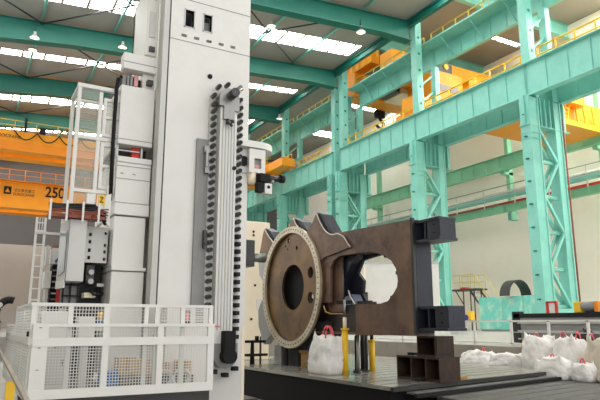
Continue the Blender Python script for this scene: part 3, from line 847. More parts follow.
t = thing('control_cabinet', 'white control cabinet behind the upper guard mesh at left', 'cabinet', (1.2, 8.9, 0.06))
MB().box(0.95, 1.32, 8.75, 9.1, 0.06, 1.12).build('body', 'white', t, bevel=0.012)
MB().box(0.98, 1.29, 8.735, 8.75, 0.16, 0.66).build('door', 'white_grey', t, bevel=0.006)
MB().box(1.25, 1.27, 8.72, 8.735, 0.4, 0.48).build('handle', 'black', t)
t = thing('control_pedestal', 'white control pedestal standing behind the guard, left of the way covers', 'pedestal', (1.5, 8.9, 0.06))
MB().box(1.44, 1.66, 8.75, 8.95, 0.66, 1.05).build('head_box', 'white', t, bevel=0.012)
MB().box(1.5, 1.6, 8.8, 8.9, 0.06, 0.66).build('column', 'white_grey', t)
MB().cyl((1.74, 8.85, 1.0), (1.74, 8.85, 1.12), 0.03).build('signal_lamp', 'yellow', t)
MB().cyl((1.74, 8.85, 0.92), (1.74, 8.85, 1.0), 0.03).build('signal_lamp', 'blue', t)
MB().box(1.66, 1.78, 8.8, 8.9, 0.86, 0.92).build('lamp_arm', 'white_grey', t)
t = thing('operator_console', 'white operator console with pinkish display beside the magazine foot', 'control panel', (3.15, 8.9, 0.06))
MB().box(2.75, 3.5, 9.0, 9.3, 0.06, 1.24).build('housing', 'white', t, bevel=0.01)
MB().box(3.02, 3.13, 8.985, 9.0, 0.94, 1.16).build('display_frame', 'steel_dark', t)
MB().box(3.045, 3.105, 8.98, 8.986, 0.99, 1.13).build('display', 'screen_pink', t)
m = MB()
for k in range(7): m.box(3.22, 3.34, 8.985, 9.0, 0.97+k*0.036, 0.985+k*0.036)
m.build('vent', 'grey', t)
MB().box(3.02, 3.12, 8.99, 9.0, 1.19, 1.23).build('name_plate', 'white_grey', t)

# ---- chain tool magazine on the column face
CX = 3.785
t = thing('tool_magazine', 'tall chain tool magazine lined with dark tool pots on the white column', 'tool magazine', (CX, 9.4, 0.1))
MB().box(3.29, 3.50, 9.44, 9.5, 0.95, 4.12).build('side_strip', 'grey', t)
MB().box(3.64, 3.96, 9.28, 9.5, 0.55, 4.72).build('guide_panel', 'white', t, bevel=0.01)
m = MB()
for k in range(5): m.box(3.685+k*0.055, 3.70+k*0.055, 9.262, 9.28, 0.85, 4.5)
m.build('guide_rib', 'panel_grey', t)
m = MB().box(3.50, 3.635, 9.42, 9.5, 0.3, 4.95).box(3.965, 4.12, 9.42, 9.5, 0.45, 4.95)
m.build('chain_track', 'white_grey', t)
pts = [(CX+0.19*math.cos(a), 4.87+0.19*math.sin(a)) for a in [PI*i/12 for i in range(13)]]
MB().prism(pts + [(CX-0.19, 4.72), (CX-0.10, 4.72), (CX-0.10, 4.48), (CX+0.10, 4.48), (CX+0.10, 4.66), (CX+0.19, 4.66)], 'y', 9.22, 9.45).build('top_housing', 'steel', t)
MB().cyl((CX+0.02, 9.0, 4.92), (CX+0.02, 9.22, 4.92), 0.08).build('drive_hub', 'steel_dark', t)
MB().cyl((CX+0.0, 9.05, 4.9), (CX+0.16, 9.1, 5.06), 0.055).build('drive_cylinder', 'steel', t)
m = MB().cyl((CX-0.04, 9.2, 4.47), (CX-0.04, 9.2, 4.38), 0.03).cyl((CX+0.05, 9.2, 4.47), (CX+0.05, 9.2, 4.42), 0.03).cyl((CX+0.0, 9.18, 4.4), (CX+0.04, 9.18, 4.34), 0.025)
m.build('chain_link', 'steel_dark', t)
pts = [(CX+0.06+0.21*math.cos(a), 0.46+0.22*math.sin(a)) for a in [PI + PI*i/14 for i in range(15)]]
MB().prism(pts + [(CX+0.27, 0.64), (CX-0.15, 0.64)], 'y', 9.26, 9.46).build('foot_housing', 'grey', t)
MB().box(CX-0.03, CX+0.17, 9.10, 9.27, 0.42, 0.84).build('motor', 'black', t, bevel=0.015)
MB().cyl((CX+0.07, 9.08, 0.44), (CX+0.07, 9.26, 0.44), 0.12).build('motor_flange', 'black', t)
MB().cyl((3.92, 9.25, 3.62), (3.92, 9.28, 3.62), 0.035).build('knob', 'black', t)
MB().box(3.66, 3.74, 9.27, 9.28, 0.90, 0.925).build('red_mark', 'strap_red', t)
def pot_mesh(block):
    m = MB()
    if block: m.box(-0.046, 0.046, -0.06, 0.06, -0.034, 0.034)
    else:
        m.cyl((0, -0.06, 0), (0, 0.06, 0), 0.041, n=16).cyl((0, -0.085, 0), (0, -0.06, 0), 0.034, n=14)
    me_o = m.build('tool_pot', 'black' if block else 'pot_grey', t)
    cap = MB().cyl((0, -0.092, 0), (0, -0.085, 0), 0.03, n=12)
    return me_o, cap
def pots():
    out = []
    for k in range(32): out.append((3.545, 0.74+k*0.13, 0)); out.append((4.045, 0.74+k*0.13, 0))
    for a in (0.08, 0.8, 1.57, 2.3, 3.06): out.append((CX+0.25*math.cos(a), 4.90+0.27*math.sin(a), 0))
    for a in (-0.75, -1.45, -2.2): out.append((CX+0.06+0.28*math.cos(a), 0.44+0.31*math.sin(a), 1))
    return out
protos = {}
for i, (x, z, low) in enumerate(pots()):
    blk = 1 if (low or (x > 4 and z < 2.5)) else 0
    if blk not in protos:
        base, cap = pot_mesh(blk)
        capo = cap.build('pot_bore', 'rubber', t)
        for v in base.data.vertices: v.co += ORG[t]
        for v in capo.data.vertices: v.co += ORG[t]
        capo.parent = base
        protos[blk] = base
        base.location = Vector((x, 9.36, z)) - ORG[t]
        continue
    b = protos[blk]
    c = b.copy(); COL.objects.link(c); c.parent = t
    c.location = Vector((x, 9.36, z)) - ORG[t]
    g = b.children[0].copy(); COL.objects.link(g); g.parent = c
m = MB().box(3.40, 3.5, 9.36, 9.44, 3.86, 3.98).box(3.42, 3.46, 9.33, 9.44, 3.6, 3.9).box(3.42, 3.5, 9.36, 9.44, 3.5, 3.6)
m.build('pot_unlock_unit', 'steel', t)
m = MB().box(3.44, 3.5, 9.36, 9.44, 2.2, 2.5).cyl((3.46, 9.33, 2.3), (3.46, 9.4, 2.3), 0.035)
m.build('pot_unlock_unit', 'steel_dark', t)

# ---- tool changer arm on the right of the column
t = thing('tool_changer', 'white tool changer with round-ended hood and dark gripper, right of the column', 'tool changer', (4.6, 9.6, 3.3))
pts = [(4.14, 9.33), (4.58, 9.33)] + [(4.58+0.37*math.cos(a), 9.73+0.4*math.sin(a)) for a in [-PI/2 + PI*i/14 for i in range(15)]] + [(4.55, 10.15), (4.3, 10.15), (4.3, 9.48), (4.14, 9.48)]
MB().prism(pts, 'z', 4.14, 4.26).build('hood', 'white', t, bevel=0.008)
m = MB().grid_plate(4.36, 4.68, 9.36, 9.40, 3.68, 4.12, [(4.46, 4.60, 3.76, 3.95)])
m.box(4.36, 4.68, 9.5, 9.85, 3.68, 4.12).box(4.36, 4.4, 9.40, 9.5, 3.68, 4.12).box(4.64, 4.68, 9.40, 9.5, 3.68, 4.12)
m.build('body', 'white', t)
MB().box(4.41, 4.63, 9.42, 9.49, 3.70, 4.1).build('window_backing', 'grey', t)
MB().box(4.47, 4.58, 9.40, 9.42, 3.78, 3.84).build('indicator', 'screen_pink', t)
MB().cyl((4.30, 9.45, 3.9), (4.30, 9.75, 3.9), 0.09).build('drive_motor', 'black', t)
MB().box(4.1, 4.36, 9.46, 9.7, 3.68, 3.78).build('support_arm', 'white_grey', t)
MB().box(4.1, 4.36, 9.46, 9.7, 3.96, 4.1).build('support_arm', 'white_grey', t)
MB().cyl((4.45, 9.45, 3.68), (4.45, 9.45, 3.48), 0.085, 0.06).build('turret', 'cream', t)
MB().box(4.56, 4.75, 9.30, 9.5, 3.52, 3.67).build('gripper_body', 'black', t)
MB().cyl((4.72, 9.4, 3.6), (5.0, 9.4, 3.63), 0.055).build('gripper_spindle', 'steel_dark', t)
MB().cyl((5.0, 9.4, 3.63), (5.08, 9.4, 3.635), 0.075).build('gripper_end', 'black', t)
MB().box(4.52, 4.64, 9.32, 9.46, 3.33, 3.5).build('gripper_jaw', 'black', t)
MB().box(4.66, 4.80, 9.32, 9.46, 3.31, 3.5).build('gripper_jaw', 'white', t)
MB().cyl((4.73, 9.31, 3.43), (4.73, 9.32, 3.43), 0.03).build('jaw_hole', 'black', t)
MB().cyl((4.8, 9.38, 3.55), (4.86, 9.38, 3.55), 0.04).build('clamp_screw', 'steel', t)

t.location = Vector(t.location) + Vector((-0.11, 0, -0.06))

# ---- spindle ram
t = thing('spindle_ram', 'dark square spindle ram with round steel nose reaching the ring', 'spindle', (4.9, 11.6, 2.2))
MB().box(4.30, 5.32, 11.35, 11.85, 2.14, 2.70).build('ram', 'steel_dark', t, bevel=0.01)
MB().cyl((5.32, 11.6, 2.36), (5.68, 11.6, 2.36), 0.10).build('spindle_nose', 'steel', t)

# ---- left edge of the view: channel, stands, hose
t = thing('cable_channel', 'beige cable channel running along the platform side at the left edge', 'cable channel', (0.5, 7.5, 0.3))
MB().bar((0.50, 4.6, 0.36), (0.53, 10, 0.62), 0.035, 0.03).build('channel', 'wood_grey', t)
for y in (6.6,): MB().box(0.46, 0.54, y, y+0.07, -0.65, 0.40).build('support', 'yellow', t)
t = thing('grey_bench', 'grey steel bench frame at the left edge, beyond the platform', 'bench', (0.55, 12, -0.65))
m = MB().box(0.0, 0.62, 11.4, 11.46, 0.80, 0.88).box(0.0, 0.62, 11.4, 11.46, 0.6, 0.66).box(0.55, 0.62, 11.4, 11.46, -0.65, 0.95).box(0.0, 0.07, 11.4, 11.46, -0.65, 0.95).box(0.0, 0.62, 12.2, 12.26, 0.8, 0.88).box(0.55, 0.62, 12.2, 12.26, -0.65, 0.95)
m.build('frame', 'grey', t)
MB().box(0.0, 0.62, 11.4, 12.26, 0.93, 0.97).build('top', 'panel_grey', t)
MB().box(0.1, 0.5, 11.38, 11.4, 0.68, 0.72).build('yellow_bar', 'yellow', t)
t = thing('black_hose', 'thick black hose arching at the left edge by the platform corner', 'hose', (0.75, 12.5, 0.9))
pts = [(0.80+0.22*math.cos(a), 12.6, 1.12+0.28*math.sin(a)) for a in [PI*1.25 - i*0.14 for i in range(20)]]
MB().tube(pts, 0.07, n=10).build('hose', 'rubber', t)
MB().cyl((0.63, 12.45, 1.30), (0.63, 12.55, 1.30), 0.045).build('clamp', 'white', t)
MB().box(0.3, 0.36, 12.55, 12.62, -0.65, 1.1).build('stand', 'steel_dark', t)

# ================================================================== CLAMPING PLATE AND WORKPIECE
PA, PBp, PC = (5.74, 14.6), (5.89, 7.57), (10.45, 8.45)
t = thing('clamping_plate', 'large grooved steel clamping plate carrying the brown workpiece', 'machine table', (8, 11, -0.65))
MB().prism([(5.76, 16.5), PBp, PC, (11.1, 9.5), (11.1, 16.5)], 'z', -0.06, 0.0).build('plate_top', 'plate_steel', t)
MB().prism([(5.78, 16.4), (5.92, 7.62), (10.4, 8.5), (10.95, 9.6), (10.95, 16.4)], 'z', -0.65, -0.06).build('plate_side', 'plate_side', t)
m = MB()
dv = (Vector((PC[0], PC[1], 0)) - Vector((PBp[0], PBp[1], 0))).normalized()
for k in range(13):
    y0 = 7.95 + k*0.42
    m.bar((6.0, y0, 0.001), (10.6 if y0 > 8 else 10.2, y0 + 0.9, 0.001), 0.03, 0.004)
m.build('groove', 'steel_dark', t)
MB().bar((PBp[0]-0.02, PBp[1]-0.05, -0.035), (PC[0]+0.03, PC[1]-0.05, -0.035), 0.06, 0.07).build('edge_strip', 'steel_dark', t)
MB().bar((PBp[0]+0.3, PBp[1]-0.22, -0.13), (PC[0]+0.3, PC[1]-0.2, -0.13), 0.05, 0.06).build('edge_strip', 'black', t)
MB().bar((PBp[0]+0.3, PBp[1]-0.12, -0.1), (PC[0]+0.2, PC[1]-0.1, -0.1), 0.18, 0.03).build('gutter', 'steel', t)
t = thing('front_deck', 'lower grooved grey deck plate in the right foreground', 'deck plate', (9, 7, -0.65))
MB().prism([(6.75, 7.5), (6.1, 4.0), (12.25, 1.4), (12.25, 16.5), (11.15, 16.5), (11.15, 9.4), (10.5, 8.3)], 'z', -0.25, -0.17).build('deck_top', 'deck', t)
m = MB()
for k in range(15):
    y0 = 3.6 + k*0.34
    m.bar((6.5, y0, -0.169), (12.2, y0+1.1, -0.169), 0.02, 0.004)
m.build('groove', 'steel_dark', t)
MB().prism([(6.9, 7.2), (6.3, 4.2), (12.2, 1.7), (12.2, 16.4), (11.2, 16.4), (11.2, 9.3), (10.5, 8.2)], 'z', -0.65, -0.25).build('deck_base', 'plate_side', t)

# ---- the workpiece: one welded frame
RX, RY, RZ, RR = 6.64, 12.28, 1.815, 1.41
AX = 6.75
t = thing('workpiece', 'huge brown welded steel frame with bolted ring and open-ended arm', 'workpiece', (6.9, 11, 0.3))
ringo = MB().prism(circ(RY, RZ, RR, 72), 'x', RX, RX+0.06, [circ(RY, RZ, RR-0.15, 72)]).build('slewing_ring', 'ground_steel', t)
bh = None
for k in range(72):
    a = 2*PI*k/72
    if bh is None:
        bh = MB().cyl((RX-0.004, RY+RR-0.075, RZ), (RX+0.01, RY+RR-0.075, RZ), 0.017, n=8).build('bolt_hole', 'black', ringo)
        continue
    c = bh.copy(); COL.objects.link(c); c.parent = ringo
    c.location = (0, (RR-0.075)*(math.cos(a)-1), (RR-0.075)*math.sin(a))
MB().prism(circ(RY, RZ, RR-0.03, 64), 'x', RX+0.06, RX+0.11, [circ(RY, RZ, RR-0.13, 64)]).build('drum', 'bronze_gold', t)
hl = [circ(RY-0.03, RZ-0.02, 0.53, 36)] + [circ(y, z, r, 14) for (y, z, r) in ((12.45, 2.92, 0.06), (12.62, 2.80, 0.03), (12.5, 2.72, 0.03), (12.05, 2.70, 0.05), (11.42, 2.08, 0.13), (11.42, 1.52, 0.13))]
MB().prism(circ(RY, RZ, RR-0.135, 64), 'x', RX+0.09, RX+0.14, hl).build('hub_web', 'bronze_gold', t)
MB().prism(circ(RY, RZ, RR-0.16, 48), 'x', RX+0.30, RX+0.36).build('inner_web', 'black', t)  # black disc added behind the hub holes, standing in for their shade
MB().cyl((RX+0.12, 11.36, 1.55), (RX+0.18, 11.36, 1.55), 0.05, n=14).build('hole_plug', 'white', t)
# arm: the side plate follows the ring on its left
arc = []
for i in range(17):
    z = 2.93 - i*(2.93-0.70)/16
    arc.append((RY - math.sqrt((RR-0.14)**2 - (z-RZ)**2) if abs(z-RZ) < RR-0.15 else RY-0.2, z))
outer = [(10.0, 0.74), (7.95, 0.76), (7.95, 2.76), (9.0, 2.79), (10.7, 2.84)] + [p for p in arc if p[1] < 2.9]
hole = [(8.38, 1.72), (8.42, 1.92), (8.55, 2.08), (8.73, 2.18), (9.0, 2.27), (9.3, 2.32), (10.25, 2.34), (10.5, 2.27), (10.62, 2.12), (10.64, 1.55), (10.56, 1.40), (10.4, 1.34), (8.9, 1.32), (8.68, 1.36), (8.5, 1.5), (8.41, 1.6)]
hole_up = [(10.64, 1.55), (10.62, 2.12), (10.5, 2.27), (10.25, 2.34), (9.3, 2.32), (9.0, 2.27), (8.73, 2.18), (8.55, 2.08), (8.42, 1.92), (8.38, 1.72), (8.41, 1.6), (8.5, 1.5), (8.68, 1.36), (8.9, 1.32), (9.72, 1.33)]
outer = [(9.72, 0.74), (7.95, 0.76), (7.95, 2.76), (9.0, 2.79), (10.7, 2.84)] + [p for p in arc if 1.36 < p[1] < 2.9] + [(10.62, 1.40)]
MB().prism(outer + hole_up, 'x', AX, AX+0.06).build('arm_side', 'bronze', t)
MB().box(AX+0.2, AX+0.26, 9.5, 11.2, 0.74, 1.40).build('recessed_side', 'bronze_dark', t)  # shade of the recess is put into the darker brown
outer2 = [(7.99, 0.80), (7.99, 2.69), (11.6, 2.69), (11.6, 0.80)]
hole2 = [(8.38, 1.72), (8.42, 1.92), (8.55, 2.08), (8.73, 2.18), (9.0, 2.27), (9.4, 2.29), (10.0, 2.24), (10.18, 2.0), (9.98, 1.82), (10.02, 1.55), (9.85, 1.33), (8.9, 1.32), (8.68, 1.36), (8.5, 1.5), (8.41, 1.6)]
MB().prism(outer2, 'x', AX+0.40, AX+0.46, [hole2]).build('arm_side', 'navy', t)
MB().box(AX+0.065, AX+0.455, 7.99, 11.5, 2.70, 2.75).build('arm_top', 'bronze', t)
MB().box(AX+0.065, AX+0.455, 7.99, 11.5, 0.75, 0.79).build('arm_bottom', 'bronze', t)
MB().box(AX+0.065, AX+0.395, 8.7, 9.72, 1.28, 1.32).build('opening_flange', 'bronze_dark', t)
MB().box(AX+0.065, AX+0.395, 8.9, 10.6, 2.34, 2.38).build('opening_flange', 'bronze_dark', t)
MB().box(AX+0.12, AX+0.16, 10.35, 10.9, 1.2, 2.45).build('recess_panel', 'bronze', t)
MB().box(AX+0.062, AX+0.397, 7.93, 7.97, 0.79, 2.75).build('end_plate', 'navy', t)
MB().prism([(9.9, 1.33), (10.4, 1.33), (10.3, 1.5), (10.05, 1.54)], 'x', AX+0.15, AX+0.36).build('inner_rib', 'navy_light', t)
MB().prism([(10.25, 2.33), (10.62, 2.1), (10.75, 1.5), (10.6, 1.34), (10.5, 1.75), (10.15, 2.15), (9.9, 2.33)], 'x', AX+0.2, AX+0.39).build('inner_web', 'navy', t)
MB().tube([(AX+0.1, 10.1, 1.62), (AX+0.08, 10.0, 1.48), (AX+0.08, 9.85, 1.34)], 0.014).build('edge_bead', 'edge_bright', t)
for (y, z) in ((8.42, 1.85), (8.75, 2.19), (9.15, 2.30), (9.22, 2.30), (9.3, 2.315), (8.6, 1.42), (9.1, 1.33), (9.16, 1.33)): MB().box(AX-0.002, AX+0.05, y-0.012, y+0.012, z-0.03, z+0.03).build('weld_tab', 'bronze_dark', t)
# end pads of the arm (open C sections)
for z0, z1, y0, y1 in ((2.33, 2.72, 7.32, 7.92), (0.84, 1.24, 7.22, 7.92)):
    p = MB().box(AX+0.06, AX+0.44, y0, y1, z1-0.045, z1).build('end_pad', 'navy', t)
    m = MB().box(AX+0.04, AX+0.46, y0, y1, z0, z0+0.045).box(AX+0.3, AX+0.36, y0+0.33, y1, z0+0.046, z1-0.046)
    m.box(AX+0.08, AX+0.43, y0+0.004, y0+0.32, z0+0.046, z1-0.046).box(AX+0.1, AX+0.29, 7.70, 7.74, z0+0.046, z1-0.046)
    m.build('pad_web', 'navy', p)
    for zz in (z0+0.13, z1-0.12): MB().cyl((AX+0.07, y0+0.16, zz), (AX+0.09, y0+0.16, zz), 0.018, n=8).build('bolt_hole', 'black', p)
MB().box(AX-0.006, AX+0.05, 7.925, 7.985, 0.77, 2.78).build('end_edge', 'steel_dark', t)
# star-shaped gusset plates with bright cut edges round the ring
def smooth(pts, n=6):
    out = []
    for i in range(len(pts)-1):
        p0 = pts[max(i-1, 0)]; p1 = pts[i]; p2 = pts[i+1]; p3 = pts[min(i+2, len(pts)-1)]
        for k in range(n):
            u = k/n
            out.append(tuple(0.5*((2*p1[j]) + (-p0[j]+p2[j])*u + (2*p0[j]-5*p1[j]+4*p2[j]-p3[j])*u*u + (-p0[j]+3*p1[j]-3*p2[j]+p3[j])*u**3) for j in (0, 1)))
    out.append(pts[-1]); return out
GX = RX+0.062
def fin(left, peak, right, base, tab, mm, tmm='navy'):
    r = smooth([peak] + right)
    l = smooth(left + [peak])
    MB().prism(l + r[1:] + base, 'x', GX, GX+0.045).build('gusset', mm, t)
    MB().tube([(GX, y, z) for y, z in r], 0.012, n=6).build('cut_edge', 'edge_bright', t)
    MB().prism(tab, 'x', GX+0.05, GX+0.30).build('gusset_block', tmm, t)
fin([(11.64, 2.95), (11.33, 3.14)], (11.11, 3.38), [(10.94, 3.14), (10.73, 2.92), (10.49, 2.81), (10.26, 2.80), (10.04, 2.71), (9.9, 2.57), (9.79, 2.47)],
    [(10.19, 2.42), (10.78, 2.36), (11.03, 2.26), (11.25, 2.5), (11.5, 2.75)], [(11.2, 3.42), (10.9, 3.32), (10.5, 2.86), (10.9, 2.86)], 'bronze')
fin([(12.62, 3.12), (12.32, 3.29)], (12.17, 3.42), [(12.02, 3.24), (11.74, 3.06), (11.55, 2.9)], [(11.9, 3.0), (12.3, 3.06)], [(12.22, 3.44), (11.85, 3.30), (11.55, 3.02), (12.0, 3.1)], 'bronze_gold')
fin([(14.1, 2.6), (13.93, 2.95), (13.84, 3.2)], (13.74, 3.40), [(13.5, 3.17), (13.2, 2.95)], [(13.3, 2.75), (13.5, 2.5)], [(13.8, 3.42), (13.45, 3.28), (13.2, 3.02), (13.5, 2.98)], 'bronze_gold')
MB().prism([(13.5, 2.5), (14.08, 2.55), (14.0, 2.2), (13.82, 2.05), (13.55, 2.0)], 'x', GX+0.005, GX+0.2).build('side_lug', 'steel', t)
MB().prism([(13.55, 1.6), (13.84, 1.55), (14.05, 1.3), (14.02, 0.9), (13.7, 0.45), (13.3, 0.7)], 'x', GX+0.005, GX+0.2).build('side_lug', 'grey', t)
MB().box(6.85, 7.25, 10.9, 13.2, 0.46, 1.0).build('lower_drum', 'black_soft', t)
MB().tube([(6.66, 10.75, 1.32), (6.66, 10.68, 1.2), (6.66, 10.5, 1.16), (6.66, 10.05, 1.15), (6.66, 9.9, 1.05)], 0.016).build('pipe', 'wood', t)
MB().box(6.62, 6.75, 9.82, 10.2, 1.34, 1.41).build('jack_bracket', 'black', t)

# ---- supports under the workpiece
def jack(x, y, zt, zr, label, rod='cream'):
    t = thing('screw_jack', label, 'jack', (x, y, 0), 'yellow screw jacks')
    MB().cyl((x, y, 0), (x, y, zt), 0.06, n=18).build('tube', 'yellow', t)
    MB().cyl((x, y, zt-0.03), (x, y, zt+0.01), 0.08, n=18).build('collar', 'yellow', t)
    MB().cyl((x, y, zt), (x, y, zr), 0.038, n=14).build('screw', rod, t)
    return t
t = jack(6.56, 9.82, 0.86, 1.08, 'yellow screw jack right of the big white sack')
MB().cyl((6.56, 9.82, 1.08), (6.56, 9.82, 1.42), 0.025, n=12).build('extension_rod', 'steel', t)
MB().bar((6.5, 9.95, 1.12), (6.56, 9.7, 1.12), 0.03).build('crank_pin', 'steel_dark', t)
jack(7.55, 10.3, 0.62, 0.74, 'yellow screw jack under the arm, behind the dark props', 'black')
for k, (x, y, r, m_) in enumerate([(6.85, 10.28, 0.05, 'black'), (6.95, 9.95, 0.035, 'steel'), (7.05, 10.12, 0.05, 'black'), (7.35, 10.35, 0.045, 'black'), (7.3, 10.15, 0.03, 'black_soft')]):
    t = thing('prop_rod', ['thick dark prop rod right behind the near yellow jack', 'pale steel prop rod just right of the near yellow jack', 'dark prop rod between the two yellow jacks', 'slim black prop rod left of the far yellow jack', 'thinnest dark prop rod between the yellow jacks'][k], 'prop', (x, y, 0), 'prop rods under the workpiece')
    MB().cyl((x, y, 0), (x, y, 0.73), r, n=12).build('rod', m_, t)
    MB().cyl((x, y, 0), (x, y, 0.04), r*1.8, n=12).build('foot', 'steel_dark', t)
def cell_block(x0, x1, y0, y1, z0, z1, cells, label, m='cast_rust'):
    t = thing('cast_block', label, 'support block', ((x0+x1)/2, (y0+y1)/2, z0))
    n = len(cells)
    fr = MB()
    fr.box(x0, x1, y0, y1, z1-0.035, z1).box(x0, x1, y0, y1, z0, z0+0.035)
    fr.box(x0+0.36, x0+0.40, y0+0.002, y1-0.002, z0+0.035, z1-0.035)
    ys = [y0] + [c for c in cells] + [y1]
    for y in ys: fr.box(x0, x0+0.36, max(y0, y-0.02), min(y1, y+0.02), z0+0.035, z1-0.035)
    if x1-x0 > 0.42: fr.box(x0+0.40, x1, y0, y0+0.04, z0+0.035, z1-0.035)
    fr.build('frame', m, t)
    return t
cell_block(7.0, 7.46, 7.68, 8.80, 0.0, 0.40, (8.02, 8.40), 'long rusty cast block with three open cells on the plate')
t = cell_block(7.02, 7.44, 7.78, 8.25, 0.40, 0.745, (), 'dark rusty block stacked on the three-cell block under the arm end')
MB().box(7.04, 7.36, 7.765, 7.78, 0.45, 0.70).build('end_cover', 'cast_rust', t)
tag(MB().box(7.15, 7.3, 8.5, 8.68, 0.40, 0.45).build('rubber_pad', 'rubber', bevel=0.01), 'flat dark pad lying on top of the long rusty block', 'pad')
tag(MB().box(6.85, 7.0, 8.02, 8.18, 0.0, 0.06).build('scrap_piece', 'rubber', bevel=0.02), 'small dark lump on the plate before the long rusty block', 'scrap')
tag(MB().bar((8.3, 10.4, 0.03), (8.9, 10.1, 0.03), 0.12, 0.06).build('wood_batten', 'wood'), 'yellowish wooden batten on the plate behind the rusty block', 'wood')
tag(MB().box(7.62, 7.8, 7.85, 8.0, 0.0, 0.06).build('wood_chip', 'wood', bevel=0.01), 'small wood block at the right foot of the rusty block', 'wood')
tag(MB().box(6.8, 7.15, 12.95, 13.3, 0.0, 0.46).build('steel_riser', 'steel', bevel=0.01), 'grey steel riser under the left side of the ring', 'support block')
tag(MB().box(6.9, 7.3, 12.3, 12.8, 0.0, 0.455).build('dark_riser', 'black_soft', bevel=0.01), 'black riser under the ring, right of the grey one', 'support block')
t = thing('ring_trestle', 'low brass-coloured trestle under the ring with blue screws', 'support', (7.0, 11.9, 0))
MB().box(6.9, 7.2, 11.1, 12.25, 0.30, 0.36).build('beam', 'wood', t)
for y in (12.2, 11.15): MB().box(6.95, 7.15, y-0.04, y+0.04, 0, 0.3).build('leg', 'wood', t)
MB().box(6.95, 7.15, 11.3, 12.1, 0.10, 0.15).build('stretcher', 'grey', t)
for y in (11.85, 11.5): MB().cyl((6.95, y, 0.36), (6.95, y, 0.455), 0.04).build('screw', 'blue_deep', t)
t = tag(MB().box(6.72, 6.84, 12.55, 12.72, 0.42, 0.62).build('blue_jack_head', 'blue_deep', bevel=0.01), 'small blue block between the ring and its risers', 'block')
MB().cyl((6.78, 12.63, 0.0), (6.78, 12.63, 0.42), 0.045).build('stem', 'black', t)
t = thing('clamp_stand', 'black clamp stand on the plate, just right of the machine column', 'clamp', (6.4, 13.5, 0))
MB().box(6.0, 6.62, 13.4, 13.6, 0.50, 0.56).build('crossbar', 'black', t)
MB().cyl((6.3, 13.5, 0.0), (6.3, 13.5, 0.5), 0.06, 0.04).build('post', 'black', t)
MB().cyl((6.52, 13.5, 0.0), (6.52, 13.5, 0.65), 0.025).build('bolt', 'steel_dark', t)
MB().box(5.98, 6.7, 13.45, 13.55, 0.18, 0.24).build('lower_bar', 'black', t)
MB().cyl((6.42, 13.5, 0.56), (6.42, 13.5, 0.66), 0.05).build('nut', 'black', t)
t = thing('angle_plate', 'tall cream block with dark bolt holes behind the ring', 'angle plate', (7.3, 15.2, 0))
MB().box(6.7, 7.5, 15.0, 15.8, 0.0, 3.80).build('block', 'cream', t, bevel=0.02)
for (x, z) in ((6.98, 3.5), (7.05, 2.0), (6.95, 1.08), (6.98, 3.4)): MB().cyl((x, 14.985, z), (x, 15.0, z), 0.035, n=10).build('bolt_hole', 'black', t)
MB().box(7.1, 7.32, 14.99, 15.0, 1.35, 1.62).build('paper_note', 'white', t)
t = thing('white_enclosure', 'plain white steel enclosure seen through the arm opening', 'enclosure', (19, 24, 0.38))
MB().prism([(17.2, 24.75), (20.9, 22.65), (21.3, 23.4), (17.6, 25.5)], 'z', 0.38, 4.05).build('shell', 'white', t, bevel=0.03)
MB().prism([(17.19, 24.72), (20.9, 22.61), (20.91, 22.64), (17.2, 24.75)], 'z', 3.93, 4.05).build('top_trim', 'panel_grey', t)
MB().bar((17.58, 24.46, 1.6), (17.58, 24.46, 3.8), 0.08).build('rust_streak', 'cream', t)
MB().cyl((17.5, 24.3, 0.38), (17.5, 24.3, 2.5), 0.13, n=10).build('post', 'cast_rust', t)

